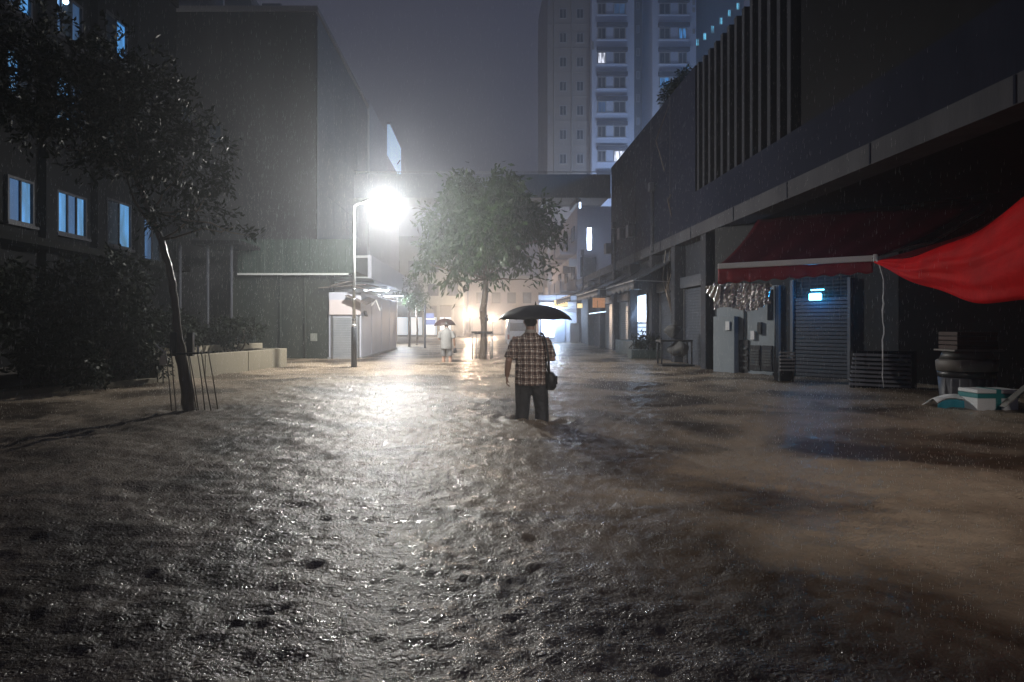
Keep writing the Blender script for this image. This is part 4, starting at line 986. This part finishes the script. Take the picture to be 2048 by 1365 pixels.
# small things in the mist
q = P(850, 690, 36.5)
t = thing('sign_post', 'dark pole with small blue signs left of the small umbrella', 'sign post', (q.x, 36.5, GROUND))
MB().tube([(q.x, 36.5, GROUND), (q.x, 36.5, zpx(610, 36.5))], .055, 10).build('pole', mat('sign_pole', (.05, .055, .075), .5), t, True)
for z, ww in ((zpx(632, 36.5), .42), (zpx(645, 36.5), .50)): box('sign_plate', (q.x+.06, 36.44, z-.13), (q.x+.06+ww, 36.47, z+.13), mat('sign_blue', (.22, .25, .45), .4), t)
for px, D_, hh, lab in ((818, 38, 2.6, 'thin misty young tree trunk nearest the pale kiosk'), (833, 41, 2.4, 'thin misty young tree second from the kiosk')):
    q = P(px, 690, D_); t = thing('young_tree', lab, 'tree', (q.x, D_, GROUND), 'young trees in the mist')
    MB().tube([(q.x, D_, GROUND), (q.x+.06, D_, .9), (q.x-.04, D_, hh)], [.08, .065, .04], 8).build('trunk', bark, t, True)
    vs, fs = leaves_mesh([(q.x, D_, hh+.5, .8, .8, .8), (q.x+.3, D_, hh, .5, .5, .5)], 1100, .16, int(px)); mesh_np('crown', vs, fs, leaf_g, t)
# small parked van in the mist under the umbrella
q = P(1036, 690, 44)
t = thing('delivery_van', 'small white delivery van parked far behind the plaid man', 'van', (q.x, 44, GROUND))
vw = mat('van_white', (.62, .63, .68), .35)
MB().loft([[(q.x-.72, y, z0), (q.x+.72, y, z0), (q.x+.72, y, z1*.62), (q.x+.62, y, z1), (q.x-.62, y, z1), (q.x-.72, y, z1*.62)] for y, z0, z1 in ((44, .0, 1.45), (44.05, -.1, 1.6), (46.4, -.1, 1.62), (46.9, -.1, 1.3), (47.4, -.05, .75))]).build('body', vw, t, bevel=.03)
MB().box((q.x-.52, 43.94, .85), (q.x+.52, 43.995, 1.35)).build('rear_window', glass_dark, t, bevel=.01)
for s_ in (-1, 1):
    MB().box((q.x+s_*.62-.06, 43.95, .3), (q.x+s_*.62+.06, 43.996, .6)).build('tail_light', mat('tail_red', (.3, .02, .02), .3), t)
    for y in (44.6, 46.6):
        MB().tube([(q.x+s_*.60, y, -.02), (q.x+s_*.74, y, -.02)], .30, 16).build('wheel', black_m, t)
MB().box((q.x-.3, 43.95, .2), (q.x+.3, 43.996, .36)).build('number_plate', white_plastic, t)

# ------------------------------------------------------------------ people
skin = mat('skin', (.36, .22, .16), .5, (.32, .19, .14), 12)
def remeshed(mb, name, m, parent, vox, smooth_it=4, dec=None):
    o = mb.build(name, m, parent, True)
    r_ = o.modifiers.new('remesh', 'REMESH'); r_.mode = 'VOXEL'; r_.voxel_size = vox; r_.use_smooth_shade = True
    s_ = o.modifiers.new('smooth', 'SMOOTH'); s_.factor = .5; s_.iterations = smooth_it
    if dec: d_ = o.modifiers.new('decimate', 'DECIMATE'); d_.ratio = dec
    dg = bpy.context.evaluated_depsgraph_get(); dg.update(); nm = bpy.data.meshes.new_from_object(o.evaluated_get(dg)); o.modifiers.clear(); old = o.data; o.data = nm; bpy.data.meshes.remove(old); nm.name = name
    if not nm.materials: nm.materials.append(m)
    nm.polygons.foreach_set('use_smooth', [True]*len(nm.polygons))
    return o
def hand(mb, wrist, d, palm_n, side, curl, s=1.0):
    """palm and five separate fingers; d along the hand, palm_n out of the palm, side towards the thumb"""
    d = Vector(d).normalized(); pn = Vector(palm_n).normalized(); sd = Vector(side).normalized(); w0 = Vector(wrist)
    for k in range(5):
        o_ = sd*(.036-.018*k)*s; mb.tube([w0 + o_*.6, w0 + d*.045*s + o_, w0 + d*.088*s + o_], [.016*s, .0145*s, .012*s], 8)
    for k, L in enumerate((.072, .080, .074, .058)):
        b = w0 + d*.088*s + sd*(.031 - .0205*k)*s; pts = [b]; ang = 0
        for j, f in enumerate((.45, .30, .25)):
            ang += curl*(.9 + .1*k); pts.append(pts[-1] + (d*math.cos(ang) + pn*math.sin(ang))*L*f*s)
        mb.tube(pts, [.0088*s, .0084*s, .0078*s, .006*s], 8)
    b = w0 + d*.03*s + sd*.03*s
    mb.tube([b, b + (d*.6 + sd*.7 + pn*.25).normalized()*.035*s, b + (d*.6 + sd*.7).normalized()*.03*s + (d*.85 + pn*.5).normalized()*.035*s, b + (d*.6+sd*.7).normalized()*.03*s + (d*.8 + pn*.6).normalized()*.062*s], [.013*s, .011*s, .0095*s, .007*s], 8)

def plaid():
    m = bpy.data.materials.new('plaid_cotton'); m.use_nodes = True; n = m.node_tree; p = n.nodes['Principled BSDF']; p.inputs['Roughness'].default_value = .85
    tc = n.nodes.new('ShaderNodeTexCoord')
    wr = n.nodes.new('ShaderNodeTexNoise'); wr.inputs['Scale'].default_value = 11; wr.inputs['Detail'].default_value = 3; wr.inputs['Distortion'].default_value = .6
    wb = n.nodes.new('ShaderNodeBump'); wb.inputs['Strength'].default_value = .9; wb.inputs['Distance'].default_value = .035
    n.links.new(tc.outputs['Object'], wr.inputs['Vector']); n.links.new(wr.outputs[0], wb.inputs['Height']); n.links.new(wb.outputs[0], p.inputs['Normal'])
    no = n.nodes.new('ShaderNodeTexNoise'); no.inputs['Scale'].default_value = 7
    mv = n.nodes.new('ShaderNodeVectorMath'); mv.operation = 'MULTIPLY_ADD'; mv.inputs[1].default_value = (.05, .05, .05)
    n.links.new(tc.outputs['Object'], no.inputs['Vector']); n.links.new(no.outputs['Color'], mv.inputs[0]); n.links.new(tc.outputs['Object'], mv.inputs[2])
    sp = n.nodes.new('ShaderNodeSeparateXYZ'); n.links.new(mv.outputs[0], sp.inputs[0])
    def M(op, a, b=None):
        q = n.nodes.new('ShaderNodeMath'); q.operation = op
        for i, v in enumerate((a, b)):
            if v is None: continue
            if isinstance(v, (int, float)): q.inputs[i].default_value = v
            else: n.links.new(v, q.inputs[i])
        return q.outputs[0]
    def band(c, per, lo): return M('LESS_THAN', M('FRACT', M('MULTIPLY', c, 1/per)), lo)
    bx_, bz_ = band(sp.outputs[0], .074, .50), band(sp.outputs[2], .082, .52)
    lx, lz = band(M('ADD', sp.outputs[0], .054), .074, .14), band(M('ADD', sp.outputs[2], .058), .082, .12)
    both = M('MULTIPLY', bx_, bz_); one = M('SUBTRACT', M('MAXIMUM', bx_, bz_), both)
    def mix(f, a, b):
        q = n.nodes.new('ShaderNodeMix'); q.data_type = 'RGBA'; n.links.new(f, q.inputs[0])
        for i, v in ((6, a), (7, b)):
            if isinstance(v, tuple): q.inputs[i].default_value = (*v, 1)
            else: n.links.new(v, q.inputs[i])
        return q.outputs[2]
    c = mix(one, (.060, .034, .029), (.27, .195, .160)); c = mix(both, c, (.74, .68, .61)); c = mix(M('MAXIMUM', lx, lz), c, (.10, .052, .044))
    n.links.new(c, p.inputs['Base Color']); return m

def person(loc, label, s, shirt_m, trouser_m, hair_m, bare=False, stoop=.05, armR='hold', broad=1.0, yaw=0.0, stride=.0, collar_m=None):
    """local frame: faces +y, x to the figure's right; s scales a 1.70 m adult"""
    t = thing('person', label, 'person', (0, 0, 0))
    bw = broad
    sy_ = lambda z: stoop*max(0, (z-.9)/.7)**1.3
    body = MB()
    # trunk, neck, head
    body.ellrings([(0, 0, .80, .155*bw, .115*bw), (0, 0, .92, .17*bw, .13*bw), (0, sy_(1.05), 1.05, .165*bw, .125*bw), (0, sy_(1.2), 1.20, .18*bw, .125*bw), (0, sy_(1.33), 1.33, .185*bw, .11*bw), (0, sy_(1.40), 1.40, .14*bw, .085), (0, sy_(1.44), 1.435, .075, .068), (0, sy_(1.5), 1.50, .056, .060), (0, sy_(1.52)+.005, 1.54, .056, .062)], 22)
    hy = sy_(1.6) + .015; hz = 1.592
    body.ellrings([(0, hy+.02, 1.487, .030, .035), (0, hy+.018, 1.505, .048, .062), (0, hy+.008, 1.545, .064, .082), (0, hy, 1.592, .074, .094), (0, hy-.003, 1.635, .073, .092), (0, hy-.003, 1.67, .056, .072), (0, hy-.003, 1.69, .03, .04), (0, hy-.003, 1.698, .008, .01)], 22)
    body.tube([(0, hy+.088, 1.612), (0, hy+.110, 1.572), (0, hy+.088, 1.562)], [.007, .013, .008], 8)          # nose
    body.tube([(-.025, hy+.083, 1.535), (0, hy+.092, 1.537), (.025, hy+.083, 1.535)], [.006, .008, .006], 8)     # lips
    for q in (-1, 1): body.tube([(q*.075, hy-.005, 1.565), (q*.084, hy-.010, 1.59), (q*.079, hy-.002, 1.615)], [.008, .014, .009], 8)  # ears
    # legs
    lg = []
    for q, st in ((-1, stride), (1, -stride)):
        hip = Vector((q*.092*bw, 0, .88)); kn = Vector(((q*.112 + .016)*bw, .02+st*.5, .47)); an = Vector((q*.122*bw, st-.02, .085))
        lg.append((hip, kn, an)); body.tube([hip, hip.lerp(kn, .5), kn, kn.lerp(an, .35), an, an + Vector((0, 0, -.05))], [.088*bw, .076*bw, .056, .054, .038, .040], 14)
        body.tube([an + Vector((0, -.05, -.045)), an + Vector((0, .05, -.045)), an + Vector((0, .15, -.06)), an + Vector((0, .19, -.065))], [.034, .042, .036, .018], 10)
    # arms
    shz = 1.365
    SL = Vector((-.185*bw, sy_(1.36), shz)); EL = Vector((-.280*bw, sy_(1.1)-.04, 1.09)); WL = Vector((-.290*bw, sy_(1)+.06, .885))
    SR = Vector((.185*bw, sy_(1.36), shz))
    if armR == 'hold': ER = Vector((.268*bw, sy_(1.1)+.02, 1.10)); WR = Vector((.160, .235, 1.135))
    elif armR == 'hold_left': ER = Vector((.262*bw, sy_(1.1)-.03, 1.09)); WR = Vector((.275*bw, sy_(1)+.05, .875))
    if armR == 'hold_left': EL = Vector((-.255*bw, sy_(1.1)+.03, 1.10)); WL = Vector((-.130, .235, 1.15))
    for a, b, c in ((SL, EL, WL), (SR, ER, WR)):
        body.tube([a.lerp(b, -.08), a.lerp(b, .3), b, b.lerp(c, .4), c], [.052, .052, .045, .043, .030], 12)
    if armR == 'hold':
        hand(body, WL, (-.03, .10, -1), (.95, .2, 0), (.1, 1, .1), .45)
        hand(body, WR, (-.45, .72, .25), (-.8, -.55, 0), (.15, -.1, 1), 1.15)
    else:
        hand(body, WR, (.03, .10, -1), (-.95, .2, 0), (-.1, 1, .1), .9)
        hand(body, WL, (.45, .72, .25), (.8, -.55, 0), (-.15, -.1, 1), 1.15)
    parts = [remeshed(body, 'body', skin, t, .0065, 3)]
    for q in (-1, 1): parts.append(MB().ball((q*.030, hy+.079, 1.600), .0115, n=8).build('eye', mat('eye', (.05, .04, .035), .2), t, True))
    # hair: cap over crown and nape
    hr = MB(); n_ = 22; rings = []
    for z, rx, ry, cyo in ((1.535, .050, .030, -.052), (1.565, .070, .058, -.038), (1.60, .080, .080, -.020), (1.64, .080, .094, -.008), (1.675, .064, .078, -.004), (1.700, .036, .045, -.003), (1.710, .01, .012, -.003)):
        rings.append([(rx*math.cos(2*math.pi*j/n_), hy + cyo + ry*math.sin(2*math.pi*j/n_), z) for j in range(n_)])
    hr.loft(rings); parts.append(hr.build('hair', hair_m, t, True))
    # shirt
    sh = MB()
    hem = .775
    sh.ellrings([(0, .0, hem, .204*bw, .160*bw), (.003, 0, .86, .200*bw, .158*bw), (-.004, sy_(.97), .97, .193*bw, .154*bw), (0, sy_(1.08), 1.08, .190*bw, .150*bw), (0, sy_(1.2), 1.20, .194*bw, .146*bw), (0, sy_(1.30), 1.30, .190*bw, .132*bw), (0, sy_(1.38), 1.375, .158*bw, .110*bw), (0, sy_(1.43), 1.43, .105, .086), (0, sy_(1.46), 1.462, .070, .074)], 26)
    for a, b in ((SL, EL), (SR, ER)):
        sh.tube([Vector((a.x*.45, a.y, a.z-.035)), Vector((a.x*.86, a.y, a.z-.022)), a.lerp(b, .16) + Vector((0, 0, -.004)), a.lerp(b, .5), a.lerp(b, .88)], [.062, .070, .068, .068, .074], 16)
    parts.append(remeshed(sh, 'shirt', shirt_m, t, .009, 5))
    co = MB(); co.ellrings([(0, sy_(1.46), 1.448, .076, .080), (0, sy_(1.48), 1.475, .070, .075), (0, sy_(1.49), 1.492, .066, .071)], 22); parts.append(co.build('collar', collar_m or shirt_m, t, True))
    # trousers or shorts
    tr = MB(); tr.ellrings([(0, 0, .76, .178*bw, .140*bw), (0, 0, .86, .182*bw, .142*bw), (0, 0, .97, .176*bw, .137*bw)], 24)
    for hip, kn, an in lg:
        if bare: tr.tube([hip, hip.lerp(kn, .4), hip.lerp(kn, .85)], [.098*bw, .092*bw, .088*bw], 14)
        else: tr.tube([hip + Vector((0, 0, .02)), hip.lerp(kn, .3), hip.lerp(kn, .7), kn, kn.lerp(an, .5), an + Vector((0, .0, .0))], [.104*bw, .104*bw, .096*bw, .087*bw, .085*bw, .088], 16)
    parts.append(remeshed(tr, 'shorts' if bare else 'trousers', trouser_m, t, .010, 4))
    t.location = loc; t.scale = (s, s, s); t.rotation_euler = (0, 0, yaw); OFF[t] = Vector(loc)
    return t, WR, WL

def umbrella(c, rad, zrim, zapex, zhand, label, m, tilt=(0, 0), n_r=8, rot=.2):
    """c = (x, y) of the shaft"""
    t = thing('umbrella', label, 'umbrella', (c[0], c[1], zhand))
    N = 8; seg = 8; V = []
    mb = MB(); rings = []; nv = 10
    def pt(i, k):    # i angular step (N*seg), k 0..nv
        a = rot + 2*math.pi*i/(N*seg); f = k/nv; ph = (i % seg)/seg
        sag = math.sin(math.pi*ph)
        r_ = rad*math.sin(f*1.25)/math.sin(1.25)*(1 - .075*sag*f**1.5)
        z = zapex - (zapex-zrim)*((1-math.cos(f*1.25))/(1-math.cos(1.25))) + .012*sag*f**2 - .01*sag*f*(1-f)*4
        x, y = r_*math.cos(a), r_*math.sin(a)
        return (c[0]+x, c[1]+y, z + tilt[0]*x + tilt[1]*y)
    for k in range(nv+1): mb.v += [pt(i, max(k, .02)) for i in range(N*seg)]
    for k in range(nv):
        for i in range(N*seg): j = (i+1) % (N*seg); mb.f.append((k*N*seg+i, k*N*seg+j, (k+1)*N*seg+j, (k+1)*N*seg+i))
    o = mb.build('canopy', m, t, True); so = o.modifiers.new('thickness', 'SOLIDIFY'); so.thickness = .003
    MB().tube([(c[0], c[1], zhand-.02), (c[0], c[1], zapex+.045)], .006, 8).build('shaft', greymetal, t, True)
    MB().tube([(c[0], c[1], zapex-.002), (c[0], c[1], zapex+.05)], [.012, .006], 8).build('ferrule', black_m, t, True)
    MB().tube([(c[0], c[1], zhand-.10), (c[0], c[1], zhand+.03)], [.014, .012], 10).build('handle', black_m, t, True)
    for k in range(N):
        pts = [Vector(pt(k*seg, q)) - Vector((0, 0, .008)) for q in (.3, 2, 4, 6, 8, 10)]
        MB().tube(pts, .003, 6).build('rib', greymetal, t)
        MB().tube([(c[0], c[1], zapex-.16), Vector(pt(k*seg, 5)) - Vector((0, 0, .012))], .0028, 6).build('strut', greymetal, t)
    return t

D = 8.87; mx, my = .630, D
plaid_m = plaid(); trous = mat('dark_trousers', (.026, .027, .032), .7, (.044, .045, .052), 7, 1.0, 13)
hair_b = mat('black_hair', (.012, .011, .011), .45, (.025, .023, .022), 40)
man, WR, WL = person((mx, my, GROUND), 'man in red-brown plaid shirt and dark trousers wading away under a black umbrella', 1.0, plaid_m, trous, hair_b, False, .06, 'hold', 1.06, .07, .085, mat('pale_collar', (.42, .38, .35), .85))
ux, uy = mx + .083, my + .292
umbrella((ux, uy), .508, zpx(640.5, uy), zpx(611, uy), GROUND + 1.16, 'wide black umbrella held over the man in the plaid shirt', mat('black_nylon', (.030, .031, .038), .42, (.036, .037, .044), 5, .1, 60, trans=.06), (.0, 0))
t = thing('shoulder_bag', 'black shoulder bag hanging at the plaid man’s right hip', 'bag', (mx+.235, my, .4))
bgm = mat('black_bag', (.014, .014, .016), .5, (.02, .02, .022), 15, .3, 40)
bx0 = MB(); bx0.ellrings([(mx+.245, my-.02, .395, .055, .075), (mx+.250, my-.02, .43, .078, .12), (mx+.248, my-.02, .52, .082, .135), (mx+.240, my-.02, .60, .070, .125), (mx+.232, my-.02, .63, .035, .09)], 18); bx0.build('body', bgm, t, True)
MB().tube([(mx+.225, my-.13, .61), (mx+.215, my-.165, .78), (mx+.185, my-.14, 1.00), (mx+.150, my-.06, 1.115), (mx+.13, my+.04, 1.125), (mx+.15, my+.16, 1.02), (mx+.20, my+.16, .78), (mx+.232, my+.08, .62)], .013, 8).build('strap', bgm, t, True)
MB().box((mx+.315, my-.10, .47), (mx+.334, my+.06, .58)).build('pocket', bgm, t, bevel=.008)

D = 22.5; q = P(893, 722, D); px_, py_ = q.x, D
white_shirt = mat('pale_shirt', (.17, .17, .17), .8, (.21, .21, .205), 8, .2, 30); pshort = mat('pale_shorts', (.13, .13, .135), .8)
p2, WR2, WL2 = person((px_, py_, GROUND), 'person in pale shirt and shorts wading away under a small dark umbrella', .985, white_shirt, pshort, hair_b, True, .03, 'hold_left', .98, .0, .05)
u2 = (px_-.075, py_+.285)
umbrella(u2, .385, zpx(652, D), zpx(637.5, D), GROUND + 1.16, 'small dark brown-red umbrella held by the person in pale clothes', mat('brown_nylon', (.030, .013, .012), .6, trans=.05), (.04, 0), rot=.5)
t = thing('hand_bag', 'small dark bag in the right hand of the person in pale clothes', 'bag', (px_+.28, py_+.08, .35))
hb = MB(); hb.ellrings([(px_+.275, py_+.09, .30, .05, .09), (px_+.275, py_+.09, .36, .065, .11), (px_+.275, py_+.09, .45, .05, .10), (px_+.275, py_+.09, .475, .02, .08)], 14); hb.build('body', bgm, t, True)
MB().tube([(px_+.275, py_+.02, .46), (px_+.275, py_+.05, .53), (px_+.275, py_+.13, .53), (px_+.275, py_+.16, .46)], .008, 6).build('handle', bgm, t, True)

# ------------------------------------------------------------------ rain: falling drops and their splashes on the flood
def rain_drops(n_, seed):
    g = np.random.default_rng(seed); y = 8.5 + 24*g.random(n_)**.8; x = (g.random(n_)*2-1)*(2 + .62*y); z = g.random(n_)*7.5
    L = g.uniform(.03, .085, n_); r_ = g.uniform(.0006, .0011, n_)
    c = np.stack([x, y, z], 1); vs = np.zeros((n_, 5, 3)); drift = np.array([.05, 0, 1.0])
    vs[:, 0] = c + drift*L[:, None]; vs[:, 4] = c - drift*L[:, None]*.35
    for k in range(3): a = 2*math.pi*k/3; vs[:, 1+k] = c + np.stack([np.cos(a)*r_, np.sin(a)*r_, 0*r_], 1)
    base = np.arange(n_)[:, None]*5
    f = np.concatenate([base + np.array([[0, 1, 2]]), base + np.array([[0, 2, 3]]), base + np.array([[0, 3, 1]]), base + np.array([[4, 2, 1]]), base + np.array([[4, 3, 2]]), base + np.array([[4, 1, 3]])])
    return vs.reshape(-1, 3), f
dropm = mat('rain_water', (.75, .77, .80), .1, spec=.9, trans=.5)
vs, fs = rain_drops(52000, 4); o = mesh_np('rain', vs, fs, dropm, None); tag(o, 'falling rain drops all through the air', 'rain', kind='stuff')
def splashes(n_, seed):
    g = np.random.default_rng(seed); y = 1.6 + 20*g.random(n_)**1.5; x = (g.random(n_)*2-1)*(1.0 + .78*y)
    z = wave_height(x, y)*np.clip(1.25 - y/120, .6, 1)
    V = np.zeros((n_, 7, 3)); hgt = g.uniform(.003, .012, n_)*(.5+y/14); r_ = g.uniform(.0025, .006, n_)*(.5+y/14)
    for k in range(3):
        a = 2*math.pi*k/3 + g.random(n_)*6; V[:, k] = np.stack([x + r_*np.cos(a), y + r_*np.sin(a), z - .004], 1)
    V[:, 3] = np.stack([x + g.normal(0, .004, n_), y, z + hgt], 1)
    V[:, 4] = V[:, 3] + np.stack([r_*.45, 0*r_, .004 + 0*r_], 1); V[:, 5] = V[:, 3] + np.stack([-r_*.45, r_*.2, .004 + 0*r_], 1); V[:, 6] = V[:, 3] + np.stack([0*r_, 0*r_, .011 + 0*r_], 1)
    b = np.arange(n_)[:, None]*7
    f = np.concatenate([b + np.array([[k]]) for k in ()] + [b + np.array([q]) for q in ([0, 1, 3], [1, 2, 3], [2, 0, 3], [3, 4, 6], [3, 6, 5], [3, 5, 4], [4, 5, 6])])
    return V.reshape(-1, 3), f
splm = mat('splash_water', (.80, .77, .72), .1, spec=.9, trans=.8)
vs, fs = splashes(26000, 9); o = mesh_np('rain_splash', vs, fs, splm, None); tag(o, 'tiny rain splashes all over the muddy flood', 'splash', kind='stuff')

# ------------------------------------------------------------------ haze: rain-filled air
hm = bpy.data.materials.new('haze_air'); hm.use_nodes = True; n = hm.node_tree; n.nodes.clear()
mo = n.nodes.new('ShaderNodeOutputMaterial'); pv = n.nodes.new('ShaderNodeVolumePrincipled'); pv.inputs['Color'].default_value = (.88, .93, 1.0, 1); pv.inputs['Density'].default_value = HAZE; pv.inputs['Anisotropy'].default_value = .83
n.links.new(pv.outputs[0], mo.inputs['Volume'])
hz = box('haze', (-45, -12, GROUND-1.2), (45, 119, 45), hm); tag(hz, 'thin pale rain haze filling the street', 'haze', kind='stuff')
